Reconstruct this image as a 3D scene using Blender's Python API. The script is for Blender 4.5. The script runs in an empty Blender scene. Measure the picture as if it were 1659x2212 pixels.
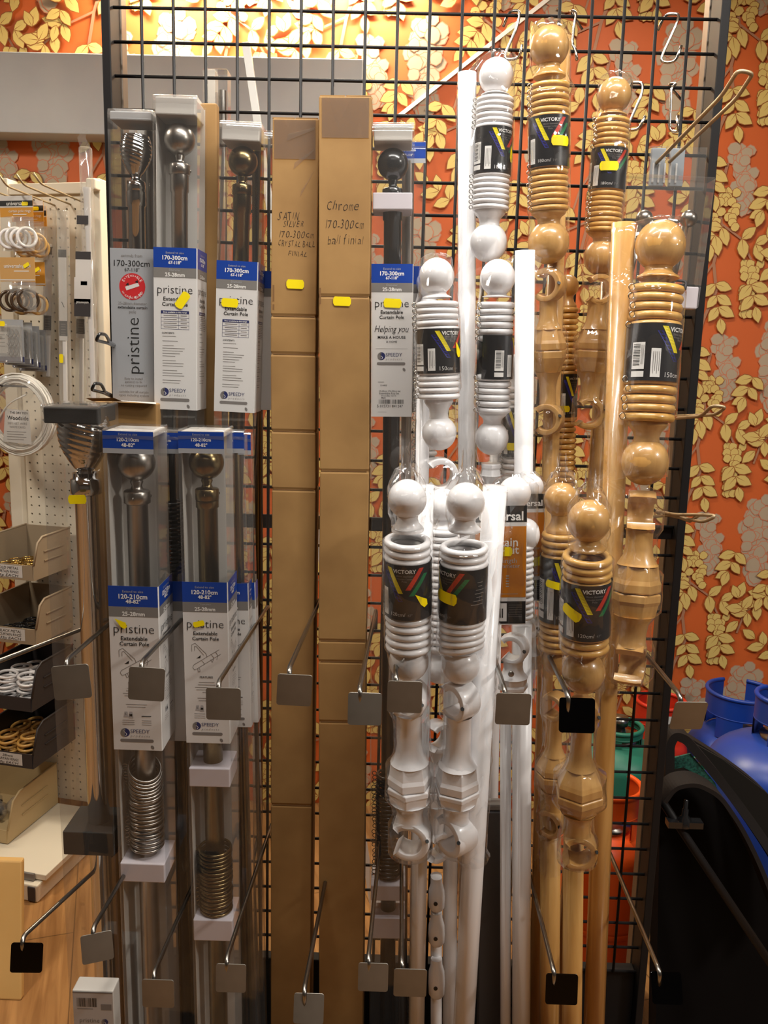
import bpy, bmesh, math, random
from mathutils import Vector, Matrix, noise
random.seed(7)
S = bpy.context.scene
COL = S.collection
PI = math.pi
W, H = 1659, 2212
# ------------------------------------------------------------------ camera
FPX = 1861.03
YAW, PITCH, ROLL = -0.0136623, 0.1730836, 0.0257223
CAM = Vector((0.418272, -1.450482, 1.45))
Z0 = 1.983865            # height of the first full row of the wire grid
_f = Vector((math.sin(YAW)*math.cos(PITCH), math.cos(YAW)*math.cos(PITCH), -math.sin(PITCH)))
_r = Vector((math.cos(YAW), -math.sin(YAW), 0))
_u = _r.cross(_f)
CR = _r*math.cos(ROLL) + _u*math.sin(ROLL)
CU = _u*math.cos(ROLL) - _r*math.sin(ROLL)
CF = _f
cam = bpy.data.cameras.new('camera'); cam_o = bpy.data.objects.new('camera', cam); COL.objects.link(cam_o)
cam.sensor_fit = 'VERTICAL'; cam.sensor_height = 36.0; cam.lens = 36.0*FPX/H
cam.clip_start = .02; cam.clip_end = 60
m4 = Matrix((CR, CU, -CF)).transposed().to_4x4(); m4.translation = CAM
cam_o.matrix_world = m4
S.camera = cam_o
# ------------------------------------------------------------------ world, lights, exposure
wd = bpy.data.worlds.new('world'); S.world = wd; wd.use_nodes = True
wd.node_tree.nodes['Background'].inputs[0].default_value = (1, .92, .84, 1)
wd.node_tree.nodes['Background'].inputs[1].default_value = .006
def area(name, loc, sx, sy, power, col, rot=(0, 0, 0)):
    l = bpy.data.lights.new(name, 'AREA'); l.shape = 'RECTANGLE'; l.size = sx; l.size_y = sy
    l.energy = power; l.color = col
    o = bpy.data.objects.new(name, l); COL.objects.link(o); o.location = loc; o.rotation_euler = rot
    return o
WARM = (1, .88, .72)
area('ceiling_lamp_over_stand', (.56, -.58, 2.42), 1.1, .07, 14, (1, .97, .91))
area('ceiling_lamp_aisle', (.5, -1.9, 2.70), 1.2, .1, 5, (1, .97, .91))
area('ceiling_lamp_right', (2.15, -1.15, 2.35), .3, .3, 32, (1, .95, .87))
area('ceiling_lamp_front', (.95, -.75, 2.50), .5, .08, 7, (1, .97, .91))
area('ceiling_lamp_middle', (.2, -.2, 2.50), .5, .07, 9, (1, .97, .91))
area('ceiling_lamp_by_wall', (.02, 1.12, 2.56), .85, .05, 30, (1, .88, .66))
area('ceiling_lamp_left', (-1.25, -.2, 2.60), .3, .3, 23, (1, .90, .76))
area('ceiling_lamp_behind_stand', (.9, .55, 2.60), .5, .1, 10, (1, .90, .76))
S.view_settings.view_transform = 'Standard'; S.view_settings.look = 'None'
S.view_settings.gamma = 1; S.view_settings.exposure = 0.05
try: S.view_settings.use_curve_mapping = False
except Exception: pass
S.cycles.transparent_max_bounces = 32
S.cycles.max_bounces = 7; S.cycles.diffuse_bounces = 3; S.cycles.glossy_bounces = 3
S.cycles.caustics_reflective = False; S.cycles.caustics_refractive = False
# ------------------------------------------------------------------ pixel <-> place helpers
def ray(px, py): return (CF + CR*((px-W/2)/FPX) + CU*((H/2-py)/FPX))
def P(px, py, Y):
    d = ray(px, py); return CAM + d*((Y-CAM.y)/d.y)
def PZ(px, py, z):
    d = ray(px, py); return CAM + d*((z-CAM.z)/d.z)
def depth(p): return (p-CAM).dot(CF)
def proj(p):
    q = p-CAM; z = q.dot(CF); return W/2+FPX*q.dot(CR)/z, H/2-FPX*q.dot(CU)/z
SHELF = .09
class Fr:
    """upright frame: z along the axis (base on the shelf), x right, y away; heights can be asked for by image row"""
    def __init__(s, a, b, yaw=0, zbase=SHELF):
        pa, pb = P(*a), P(*b)
        s.d = (pa-pb).normalized()
        s.o = pa + s.d*((zbase-pa.z)/s.d.z)
        y = Vector((0, 1, 0)); x = y.cross(s.d).normalized(); y = s.d.cross(x).normalized()
        s.x = x*math.cos(yaw)+y*math.sin(yaw); s.y = s.d.cross(s.x).normalized()
        s.M = Matrix((s.x, s.y, s.d)).transposed().to_4x4(); s.M.translation = s.o
        s.Mi = s.M.inverted()
    def z(s, py):
        k = (H/2-py)/FPX; q = s.o-CAM
        return (k*CF.dot(q)-CU.dot(q))/(CU.dot(s.d)-k*CF.dot(s.d))
    def m(s, py): return depth(s.o+s.d*s.z(py))/FPX
    def off(s, px, py): return (px-proj(s.o+s.d*s.z(py))[0])*s.m(py)
    def loc(s, p): return s.Mi @ p
# ------------------------------------------------------------------ materials
MATS = {}
def mat(name, col, rough=.5, metal=0, coat=0, spec=.5, **k):
    if name in MATS: return MATS[name]
    m = bpy.data.materials.new(name); m.use_nodes = True; MATS[name] = m
    b = m.node_tree.nodes['Principled BSDF']
    b.inputs['Base Color'].default_value = (*col, 1); b.inputs['Roughness'].default_value = rough
    b.inputs['Metallic'].default_value = metal; b.inputs['Coat Weight'].default_value = coat
    b.inputs['Coat Roughness'].default_value = .08
    b.inputs['Specular IOR Level'].default_value = spec
    return m
def srgb(r, g, b): return tuple(((c/255+.055)/1.055)**2.4 if c > 10 else c/255/12.92 for c in (r, g, b))
def nod(m, typ, **k):
    n = m.node_tree.nodes.new(typ)
    for a, v in k.items(): setattr(n, a, v)
    return n
def vary(m, c1, c2, scale, stretch=(1, 1, 1), bump=0, lo=.35, hi=.65, detail=4, rough=None, coord='Object'):
    nt = m.node_tree; L = nt.links.new; b = nt.nodes['Principled BSDF']
    tc = nod(m, 'ShaderNodeTexCoord'); mp = nod(m, 'ShaderNodeMapping'); mp.inputs['Scale'].default_value = stretch
    no = nod(m, 'ShaderNodeTexNoise'); no.inputs['Scale'].default_value = scale; no.inputs['Detail'].default_value = detail
    cr = nod(m, 'ShaderNodeValToRGB'); cr.color_ramp.elements[0].position = lo; cr.color_ramp.elements[1].position = hi
    cr.color_ramp.elements[0].color = (*c1, 1); cr.color_ramp.elements[1].color = (*c2, 1)
    L(tc.outputs[coord], mp.inputs[0]); L(mp.outputs[0], no.inputs['Vector']); L(no.outputs[0], cr.inputs[0]); L(cr.outputs[0], b.inputs['Base Color'])
    if bump:
        bp = nod(m, 'ShaderNodeBump'); bp.inputs['Strength'].default_value = bump; bp.inputs['Distance'].default_value = .002
        L(no.outputs[0], bp.inputs['Height']); L(bp.outputs[0], b.inputs['Normal'])
    return m
def film(name, tint, haze, f0, rough, bump_scale=0, bump=0, stretch=(1, 1, .4), pw=4.0):
    """thin clear plastic: see-through, with a fresnel gloss and a little dusty haze"""
    m = bpy.data.materials.new(name); m.use_nodes = True; MATS[name] = m
    nt = m.node_tree; L = nt.links.new; nt.nodes.remove(nt.nodes['Principled BSDF']); out = nt.nodes['Material Output']
    tr = nod(m, 'ShaderNodeBsdfTransparent'); tr.inputs[0].default_value = (*tint, 1)
    gl = nod(m, 'ShaderNodeBsdfGlossy'); gl.inputs['Color'].default_value = (1, 1, 1, 1); gl.inputs['Roughness'].default_value = rough
    df = nod(m, 'ShaderNodeBsdfDiffuse'); df.inputs[0].default_value = (.8, .78, .75, 1)
    lw = nod(m, 'ShaderNodeLayerWeight'); lw.inputs[0].default_value = .5
    p = nod(m, 'ShaderNodeMath', operation='POWER'); p.inputs[1].default_value = pw
    ma = nod(m, 'ShaderNodeMath', operation='MULTIPLY_ADD'); ma.inputs[1].default_value = .55; ma.inputs[2].default_value = f0
    L(lw.outputs['Facing'], p.inputs[0]); L(p.outputs[0], ma.inputs[0])
    m1 = nod(m, 'ShaderNodeMixShader'); m1.inputs[0].default_value = haze
    L(tr.outputs[0], m1.inputs[1]); L(df.outputs[0], m1.inputs[2])
    m2 = nod(m, 'ShaderNodeMixShader'); L(ma.outputs[0], m2.inputs[0]); L(m1.outputs[0], m2.inputs[1]); L(gl.outputs[0], m2.inputs[2])
    L(m2.outputs[0], out.inputs[0])
    if bump:
        tc = nod(m, 'ShaderNodeTexCoord'); mp = nod(m, 'ShaderNodeMapping'); mp.inputs['Scale'].default_value = stretch
        no = nod(m, 'ShaderNodeTexVoronoi', feature='F1'); no.inputs['Scale'].default_value = bump_scale; no.inputs['Randomness'].default_value = 1
        bp = nod(m, 'ShaderNodeBump'); bp.inputs['Strength'].default_value = bump; bp.inputs['Distance'].default_value = .012
        L(tc.outputs['Object'], mp.inputs[0]); L(mp.outputs[0], no.inputs['Vector']); L(no.outputs[0], bp.inputs['Height'])
        L(bp.outputs[0], gl.inputs['Normal']); L(bp.outputs[0], lw.inputs['Normal'])
    return m
black_metal = mat('black powder coated metal', (.011, .0095, .0095), .55, 0, 0, .22)
post_back = mat('taupe painted metal', srgb(104, 90, 76), .4)
zinc = mat('zinc plated steel', srgb(150, 146, 140), .28, 1)
plate_m = vary(mat('brushed zinc plate', srgb(140, 136, 128), .38, .65), srgb(122, 117, 108), srgb(156, 151, 142), 6)
steel_wire = mat('bright steel wire', srgb(205, 200, 192), .18, 1)
tan_wire = mat('dull zinc wire', srgb(176, 156, 124), .45, .55)
chrome = mat('polished chrome', srgb(200, 200, 200), .07, 1)
satin = vary(mat('satin steel', srgb(170, 165, 158), .3, 1), srgb(150, 145, 138), srgb(178, 172, 165), 90, (1, 1, .02))
brass = vary(mat('antique brass', srgb(130, 112, 78), .25, 1), srgb(112, 96, 66), srgb(142, 124, 88), 90, (1, 1, .02))
black_pole = mat('black painted steel', (.012, .012, .013), .22, 0, .3)
white_gloss = mat('white painted wood', srgb(238, 236, 237), .28, 0, .35)
def woodmat(name, a, b):
    return vary(mat(name, a, .3, 0, .5), a, b, 60, (1, 1, .07), lo=.3, hi=.7, detail=6)
wood = woodmat('varnished pale wood', srgb(184, 134, 70), srgb(212, 166, 100))
wood_ring = woodmat('varnished ring wood', srgb(204, 152, 74), srgb(226, 178, 102))
flapm = film('folded clear flap', (.95, .95, .95), .05, .16, .06, 20, .1)
clear = film('clear rigid plastic', (.97, .97, .97), .035, .05, .04, 7, .12, (1, 1, .15), 3.5)
wrap = film('crinkled shrink film', (.985, .985, .985), .02, .06, .055, 42, .7, (1, 1, .55))
bagm = film('clear polythene', (.95, .95, .94), .17, .05, .1, 40, .8)
card = vary(mat('brown corrugated card', srgb(160, 121, 70), .75), srgb(149, 112, 64), srgb(170, 131, 78), 9, bump=.08)
card_d = mat('card crease', srgb(128, 92, 54), .8)
tape = film('parcel tape', (.86, .78, .64), .08, .06, .12, 30, .25)
paper = mat('white label', srgb(212, 209, 206), .42, 0, .25)
paper_blue = mat('blue label ink', srgb(22, 62, 150), .4, 0, .25)
paper_grey = mat('grey label ink', srgb(124, 120, 116), .4, 0, .25)
silver_lab = mat('silver grey label', srgb(176, 178, 182), .38, .25, .2)
ink = mat('black ink', (.012, .012, .012), .5)
ink_soft = mat('grey ink', srgb(120, 114, 110), .6)
ink_blue = mat('logo blue ink', srgb(38, 44, 92), .5)
ink_white = mat('white ink', srgb(232, 230, 226), .45)
ink_red = mat('red ink', srgb(196, 42, 46), .45)
pen = mat('marker pen', srgb(38, 26, 16), .7)
lab_black = mat('black label', (.011, .011, .013), .3, 0, .4)
st_yel = mat('yellow stripe', srgb(226, 208, 20), .35, 0, .3)
st_blu = mat('blue stripe', srgb(34, 34, 120), .35, 0, .3)
st_red = mat('red stripe', srgb(196, 52, 34), .35, 0, .3)
st_grn = mat('green stripe', srgb(10, 112, 64), .35, 0, .3)
orange_lab = mat('amber label', srgb(186, 112, 22), .4, 0, .3)
stick = mat('yellow price sticker', srgb(250, 226, 0), .5)
foam = mat('white foam', srgb(216, 208, 214), .85)
foam_b = mat('black foam', (.012, .011, .01), .7)
insert = mat('grey card insert', srgb(196, 190, 182), .6)
grey_paint = vary(mat('grey paint', srgb(184, 184, 184), .6), srgb(180, 180, 182), srgb(190, 190, 190), 5)
cream = mat('cream enamel', srgb(226, 216, 196), .5)
bin_beige = mat('beige plastic', srgb(158, 140, 116), .5)
bin_dark = mat('charcoal plastic', srgb(52, 48, 50), .5)
bin_cream = mat('cream plastic', srgb(196, 172, 128), .5)
blue_cyl = vary(mat('blue gas bottle paint', srgb(20, 62, 160), .35), srgb(18, 58, 156), srgb(40, 66, 140), 6)
red_cyl = mat('red gas bottle paint', srgb(196, 44, 22), .4)
org_cyl = mat('orange gas bottle paint', srgb(232, 84, 20), .4)
grn_cyl = mat('green gas bottle paint', srgb(28, 104, 84), .45)
blk_fab = mat('black fabric', (.004, .0035, .0035), .9, 0, 0, .12)
blk_band = mat('dark brown band', srgb(34, 29, 27), .75, 0, 0, .2)
tan_board = vary(mat('tan board', srgb(214, 170, 104), .6), srgb(208, 164, 98), srgb(220, 178, 112), 4)
# ------------------------------------------------------------------ mesh builder
_TX = {}
def text_mesh(s, bold=0, shear=0):
    key = (s, bold, shear)
    if key in _TX: return _TX[key]
    c = bpy.data.curves.new('t', 'FONT'); c.body = s; c.size = 1; c.resolution_u = 2; c.offset = bold; c.shear = shear
    o = bpy.data.objects.new('t', c); COL.objects.link(o)
    bpy.context.view_layer.update()
    me = bpy.data.meshes.new_from_object(o.evaluated_get(bpy.context.evaluated_depsgraph_get()))
    vs = [(v.co.x, v.co.y) for v in me.vertices]; fs = [tuple(p.vertices) for p in me.polygons]
    bpy.data.objects.remove(o); bpy.data.curves.remove(c); bpy.data.meshes.remove(me)
    x0 = min(v[0] for v in vs); x1 = max(v[0] for v in vs); y0 = min(v[1] for v in vs); y1 = max(v[1] for v in vs)
    r = ([(a-(x0+x1)/2, b) for a, b in vs], fs, x1-x0, y0, y1); _TX[key] = r
    return r
class MB:
    def __init__(s): s.v = []; s.f = []; s.m = []; s.s = []; s.mats = []
    def mi(s, m):
        if m not in s.mats: s.mats.append(m)
        return s.mats.index(m)
    def add(s, vs, fs, m, smooth=False, M=None):
        n = len(s.v)
        s.v += [tuple(M @ Vector(v)) if M else tuple(v) for v in vs]
        i = s.mi(m)
        for f in fs: s.f.append(tuple(n+k for k in f)); s.m.append(i); s.s.append(smooth)
        return s
    def box(s, a, b, m, M=None):
        (x0, y0, z0), (x1, y1, z1) = a, b
        vs = [(x0, y0, z0), (x1, y0, z0), (x1, y1, z0), (x0, y1, z0), (x0, y0, z1), (x1, y0, z1), (x1, y1, z1), (x0, y1, z1)]
        return s.add(vs, [(0, 3, 2, 1), (4, 5, 6, 7), (0, 1, 5, 4), (1, 2, 6, 5), (2, 3, 7, 6), (3, 0, 4, 7)], m, False, M)
    def lathe(s, prof, m, n=24, M=None, smooth=True, ph=0, cap=True):
        vs = []; fs = []
        for r, z in prof:
            for k in range(n): a = 2*PI*k/n+ph; vs.append((r*math.cos(a), r*math.sin(a), z))
        for i in range(len(prof)-1):
            for k in range(n): fs.append((i*n+k, i*n+(k+1) % n, (i+1)*n+(k+1) % n, (i+1)*n+k))
        s.add(vs, fs, m, smooth, M)
        if cap:
            if prof[0][0] > 1e-5: s.add(vs[:n], [tuple(reversed(range(n)))], m, False, M)
            if prof[-1][0] > 1e-5: s.add(vs[-n:], [tuple(range(n))], m, False, M)
        return s
    def ball(s, c, r, m, n=28, k=16, sz=1):
        return s.lathe([(max(1e-6, r*math.sin(PI*i/k)), -r*sz*math.cos(PI*i/k)) for i in range(k+1)], m, n, Matrix.Translation(c), cap=False)
    def tube(s, pts, r, m, n=8, closed=False, M=None):
        pts = [Vector(p) for p in pts]; N = len(pts); vs = []; fs = []
        up = None
        for i, p in enumerate(pts):
            a = pts[i-1] if (i or closed) else p; b = pts[(i+1) % N] if (i < N-1 or closed) else p
            t = (b-a).normalized()
            if up is None:
                up = Vector((0, 0, 1)) if abs(t.z) < .9 else Vector((0, 1, 0))
            up = (up - t*up.dot(t)).normalized(); q = t.cross(up)
            for k in range(n): an = 2*PI*k/n; vs.append(p+(up*math.cos(an)+q*math.sin(an))*r)
        for i in range(N if closed else N-1):
            j = (i+1) % N
            for k in range(n): fs.append((i*n+k, i*n+(k+1) % n, j*n+(k+1) % n, j*n+k))
        if not closed: fs += [tuple(reversed(range(n))), tuple(range((N-1)*n, N*n))]
        return s.add(vs, fs, m, True, M)
    def torus(s, R, r, m, M=None, n=28, k=10):
        return s.tube([(R*math.cos(2*PI*i/n), R*math.sin(2*PI*i/n), 0) for i in range(n)], r, m, k, True, M)
    def poly(s, pts, m, fn=None):
        return s.add([fn(*p) if fn else p for p in pts], [tuple(range(len(pts)))], m)
    def rect(s, u0, v0, u1, v1, m, fn, nu=1):
        vs = []; fs = []
        for i in range(nu+1):
            u = u0+(u1-u0)*i/nu; vs += [fn(u, v0), fn(u, v1)]
        for i in range(nu): fs.append((2*i, 2*i+1, 2*i+3, 2*i+2))
        return s.add(vs, fs, m, nu > 1)
    def stripe(s, a, b, w, m, fn, n=8):
        vs = []; fs = []
        for i in range(n+1):
            t = i/n; u = a[0]+(b[0]-a[0])*t; v = a[1]+(b[1]-a[1])*t; vs += [fn(u-w/2, v), fn(u+w/2, v)]
        for i in range(n): fs.append((2*i, 2*i+2, 2*i+3, 2*i+1))
        return s.add(vs, fs, m)
    def text(s, t, u, v, width, m, fn, bold=0, shear=0, height=None, rot=0):
        """centred at u, middle of the letters at v (v runs down); fn maps (u, v) to 3D"""
        vs, fs, w, y0, y1 = text_mesh(t, bold, shear); k = width/w; kv = k if height is None else height/.7
        ym = .33
        out = []
        for a, b in vs:
            du, dv = a*k, -(b-ym)*kv
            if rot: du, dv = du*math.cos(rot)-dv*math.sin(rot), du*math.sin(rot)+dv*math.cos(rot)
            out.append(fn(u+du, v+dv))
        return s.add(out, fs, m)
    def build(s, name, parent=None, bevel=0, seg=2, sub=0):
        me = bpy.data.meshes.new(name); me.from_pydata(s.v, [], s.f)
        for m in s.mats: me.materials.append(m)
        me.polygons.foreach_set('material_index', s.m); me.polygons.foreach_set('use_smooth', s.s)
        me.update()
        o = bpy.data.objects.new(name, me); COL.objects.link(o)
        if parent: o.parent = parent
        if bevel:
            md = o.modifiers.new('bevel', 'BEVEL'); md.width = bevel; md.segments = seg; md.limit_method = 'ANGLE'; md.angle_limit = .6
        return o
def tag(o, label=None, cat=None, group=None, kind=None):
    if label: o['label'] = label
    if cat: o['category'] = cat
    if group: o['group'] = group
    if kind: o['kind'] = kind
    return o
def empty(name, M, label, cat, group=None):
    o = bpy.data.objects.new(name, None); COL.objects.link(o)
    o.matrix_world = M if isinstance(M, Matrix) else Matrix.Translation(M)
    o.empty_display_size = .05
    return tag(o, label, cat, group)
def struct(mb, name): return tag(mb.build(name), kind='structure')
def dup(o, parent=None):
    c = o.copy(); COL.objects.link(c)
    if parent: c.parent = parent
    for ch in list(o.children): dup(ch, c)
    return c
def fillet(pts, r, n=5):
    """round the corners of an open polyline"""
    pts = [Vector(p) for p in pts]; out = [pts[0]]
    for i in range(1, len(pts)-1):
        a, b, c = pts[i-1], pts[i], pts[i+1]
        d1 = (a-b); d2 = (c-b); k = min(r, d1.length*.45, d2.length*.45); p = b+d1.normalized()*k; q = b+d2.normalized()*k
        for j in range(n+1):
            t = j/n; out.append(p*(1-t)**2+b*2*t*(1-t)+q*t*t)
    return out+[pts[-1]]
def RZ(a): return Matrix.Rotation(a, 4, 'Z')
def RX(a): return Matrix.Rotation(a, 4, 'X')
def RY(a): return Matrix.Rotation(a, 4, 'Y')
def T(x, y, z): return Matrix.Translation((x, y, z))
def sticker(parent, fn, u, v, w, rot=0, fold=False, h=None):
    """price sticker with nipped ends"""
    h = h or w*.5; c = h*.28
    pts = [(-w/2, -h/2+c), (-w/2+c*.6, -h/2), (w/2-c*.6, -h/2), (w/2, -h/2+c), (w/2, h/2-c), (w/2-c*.6, h/2), (-w/2+c*.6, h/2), (-w/2, h/2-c)]
    if fold: pts = [(-w*.5, -h*.5), (w*.2, -h*.3), (w*.34, h*.2), (w*.2, h*.55), (-w*.05, h*.35)]
    mb = MB(); n = len(pts)
    us = sorted({round(p[0], 6) for p in pts} | {-w/2+w*k/10 for k in range(11)})
    us = [a for a in us if min(p[0] for p in pts)-1e-9 <= a <= max(p[0] for p in pts)+1e-9]
    cols = []
    for a in us:
        hit = []
        for (ax, ay), (bx, by) in zip(pts, pts[1:]+pts[:1]):
            if abs(ax-bx) < 1e-9:
                if abs(ax-a) < 1e-6: hit += [ay, by]
            elif min(ax, bx)-1e-7 <= a <= max(ax, bx)+1e-7: hit.append(ay+(by-ay)*(a-ax)/(bx-ax))
        if hit: cols.append((a, min(hit), max(hit)))
    tr = lambda a, b: fn(u+a*math.cos(rot)-b*math.sin(rot), v+a*math.sin(rot)+b*math.cos(rot))
    vs = []
    for a, lo, hi in cols: vs += [tr(a, lo), tr(a, (lo+hi)/2), tr(a, hi)]
    fs = []
    for i in range(len(cols)-1): fs += [(3*i, 3*i+3, 3*i+4, 3*i+1), (3*i+1, 3*i+4, 3*i+5, 3*i+2)]
    mb.add(vs, fs, stick)
    return mb.build('price_sticker', parent)
# ================================================================== the room
WY = 1.2
def wallpaper():
    rnd = random.Random(3)
    o_m = mat('orange wallpaper ground', srgb(204, 95, 36), .6)
    y_m = mat('yellow leaf print', srgb(214, 186, 108), .6)
    y_d = mat('leaf outline print', srgb(150, 88, 34), .6)
    g_m = mat('taupe blossom print', srgb(176, 158, 134), .6)
    g_d = mat('blossom outline print', srgb(196, 122, 90), .6)
    s_m = mat('taupe stem print', srgb(168, 118, 88), .6)
    mb = MB(); mb.add([(-1.7, WY, 0), (2.5, WY, 0), (2.5, WY, 2.75), (-1.7, WY, 2.75)], [(0, 1, 2, 3)], o_m)
    lay = [0]
    items = []
    def poly(pts, m): items.append((pts, m))
    def leaf(x, y, a, L, w):
        ca, sa = math.cos(a), math.sin(a)
        base = [(0, 0), (.18, .32), (.42, .5), (.68, .40), (.88, .16), (1, 0), (.88, -.16), (.68, -.40), (.42, -.5), (.18, -.32)]
        def tr(p, k, kk): u = ((p[0]-.5)*k+.5)*L; v = p[1]*w*kk; return (x+u*ca-v*sa, y+u*sa+v*ca)
        poly([tr(p, 1.10, 1.18) for p in base], y_d)
        poly([tr(p, 1, 1) for p in base], y_m)
        poly([tr(p, 1, 1) for p in [(.05, .035), (.62, 0), (.05, -.035)]], y_d)
    def blob(x, y, r, mo, mi):
        n = 8; j = [r*(1+rnd.uniform(-.14, .14)) for _ in range(n)]; a0 = rnd.random()*6
        poly([(x+j[k]*1.13*math.cos(a0+k*PI/4), y+j[k]*1.13*math.sin(a0+k*PI/4)) for k in range(n)], mo)
        poly([(x+j[k]*math.cos(a0+k*PI/4), y+j[k]*math.sin(a0+k*PI/4)) for k in range(n)], mi)
    def stem(pts, w):
        for (a, b), (c, d) in zip(pts, pts[1:]):
            l = math.hypot(c-a, d-b) or 1; nx, ny = -(d-b)/l*w, (c-a)/l*w
            poly([(a+nx, b+ny), (c+nx, d+ny), (c-nx, d-ny), (a-nx, b-ny)], s_m)
    TW, TH = .36, .54
    # blossom panicles
    for cx, cy, wd_, ht, mo, mi, br, n in ((.085, .37, .080, .16, g_d, g_m, .021, 70), (.30, .08, .06, .11, g_d, g_m, .019, 36)):
        for i in range(n):
            t = rnd.random()**.8; x = cx+rnd.uniform(-1, 1)*wd_*(1-.75*t)*(.75+.25*math.cos(i)); y = cy+ht*(.75-1.75*t)
            blob(x, y, br*rnd.uniform(.75, 1.1), mo, mi)
    stem([(.25, .64), (.235, .55), (.25, .45), (.235, .36), (.25, .28), (.22, .2), (.2, .1), (.21, .02)], .0045)
    stem([(.25, .47), (.31, .43), (.345, .37), (.35, .31)], .003)
    stem([(.235, .36), (.19, .29), (.17, .22)], .003)
    stem([(.22, .2), (.13, .16), (.07, .11), (.05, .04)], .003)
    for i in range(9):   # berry sprays
        for j in range(3):
            blob(.345+rnd.uniform(-.03, .03)*(1-i/14), .36-i*.018, .0125, y_d, y_m)
    for i in range(8):
        for j in range(3): blob(.255+rnd.uniform(-.032, .032), .56-i*.014, .0125, y_d, y_m)
    sprigs = [((.25, .46), (.19, .385), 7), ((.245, .30), (.27, .19), 7), ((.20, .11), (.22, .0), 7), ((.13, .165), (.04, .07), 7), ((.31, .43), (.40, .40), 5), ((.06, .12), (.02, .20), 4), ((.35, .30), (.37, .23), 5), ((.17, .52), (.10, .57), 5), ((.02, .30), (-.01, .20), 6), ((.14, .24), (.11, .15), 5)]
    for (ax, ay), (bx, by), n in sprigs:
        a = math.atan2(by-ay, bx-ax)
        for k in range(n):
            t = (k//2)/max(1, n//2); s_ = 1 if k % 2 else -1
            L = .054*rnd.uniform(.88, 1.15)*(1-.15*t)
            aa = a+s_*(1.0-.35*t)+rnd.uniform(-.1, .1) if k < n-1 else a
            leaf(ax+(bx-ax)*t*.9, ay+(by-ay)*t*.9, aa, L, L*.56)
    nx0 = -4; dz = .00002
    for i in range(-5, 8):
        for j in range(-1, 6):
            ox = i*TW+.02; oy = j*TH+(TH/2 if i % 2 else 0)+.05
            for k, (pts, m) in enumerate(items):
                P3 = [(max(-1.7, min(2.5, x+ox)), WY-.0004-(k+(i % 2)*.5+(j % 2)*.25)*dz, max(0, min(2.75, y+oy))) for x, y in pts]
                if all(p[2] <= 0 for p in P3) or all(p[2] >= 2.75 for p in P3): continue
                mb.poly(P3, m)
    tag(mb.build('wall_back'), kind='structure')
wallpaper()
fl = mat('oak laminate', srgb(190, 136, 76), .35, 0, .2)
def floor_nodes():
    nt = fl.node_tree; L = nt.links.new; b = nt.nodes['Principled BSDF']
    tc = nod(fl, 'ShaderNodeTexCoord'); mp = nod(fl, 'ShaderNodeMapping'); mp.inputs['Rotation'].default_value = (0, 0, 1.25)
    br = nod(fl, 'ShaderNodeTexBrick'); br.inputs['Scale'].default_value = 1; br.inputs['Brick Width'].default_value = 1.2; br.inputs['Row Height'].default_value = .19
    br.inputs['Mortar Size'].default_value = .0015; br.inputs['Color1'].default_value = (.86, .86, .86, 1); br.inputs['Color2'].default_value = (1, 1, 1, 1); br.inputs['Mortar'].default_value = (.45, .45, .45, 1)
    m2 = nod(fl, 'ShaderNodeMapping'); m2.inputs['Scale'].default_value = (1.2, 16, 1)
    no = nod(fl, 'ShaderNodeTexNoise'); no.inputs['Scale'].default_value = 3; no.inputs['Detail'].default_value = 8; no.inputs['Distortion'].default_value = .6
    cr = nod(fl, 'ShaderNodeValToRGB'); cr.color_ramp.elements[0].position = .3; cr.color_ramp.elements[1].position = .7
    cr.color_ramp.elements[0].color = (*srgb(138, 94, 52), 1); cr.color_ramp.elements[1].color = (*srgb(182, 134, 82), 1)
    mx = nod(fl, 'ShaderNodeMix', data_type='RGBA', blend_type='MULTIPLY'); mx.inputs[0].default_value = 1
    L(tc.outputs['Object'], mp.inputs[0]); L(mp.outputs[0], br.inputs[0]); L(mp.outputs[0], m2.inputs[0]); L(m2.outputs[0], no.inputs['Vector'])
    L(no.outputs[0], cr.inputs[0]); L(cr.outputs[0], mx.inputs[6]); L(br.outputs['Color'], mx.inputs[7]); L(mx.outputs[2], b.inputs['Base Color'])
floor_nodes()
struct(MB().add([(-1.7, -3.2, 0), (2.5, -3.2, 0), (2.5, 1.2, 0), (-1.7, 1.2, 0)], [(0, 1, 2, 3)], fl), 'floor')
shop = mat('dark grey shop wall', srgb(84, 80, 76), .7)  # walls out of view, coloured dark so they bounce less light
struct(MB().add([(-1.7, -3.2, 0), (2.5, -3.2, 0), (2.5, -3.2, 2.75), (-1.7, -3.2, 2.75)], [(0, 1, 2, 3)], shop), 'wall_front')
struct(MB().add([(-1.7, -3.2, 0), (-1.7, 1.2, 0), (-1.7, 1.2, 2.75), (-1.7, -3.2, 2.75)], [(0, 1, 2, 3)], shop), 'wall_left')
struct(MB().add([(2.5, -3.2, 0), (2.5, 1.2, 0), (2.5, 1.2, 2.75), (2.5, -3.2, 2.75)], [(0, 1, 2, 3)], shop), 'wall_right')
struct(MB().add([(-1.7, -3.2, 2.75), (2.5, -3.2, 2.75), (2.5, 1.2, 2.75), (-1.7, 1.2, 2.75)], [(0, 1, 2, 3)], mat('ceiling paint', srgb(214, 206, 192), .8)), 'ceiling')
BY = 1.10
xr = P(783, 200, BY).x; zt = P(400, 119, BY).z; zb = P(110, 288, BY).z
o = MB().box((-1.7, BY, zb), (xr, WY-.003, zt), grey_paint).build('trim_1', bevel=.003); tag(o, kind='structure')
a, b = P(1196, -12, WY-.012), P(862, 250, WY-.012)
d = (b-a).normalized(); n = Vector((d.z, 0, -d.x))*.0055
mb = MB(); q = [a+n, b+n, b-n, a-n]
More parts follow.
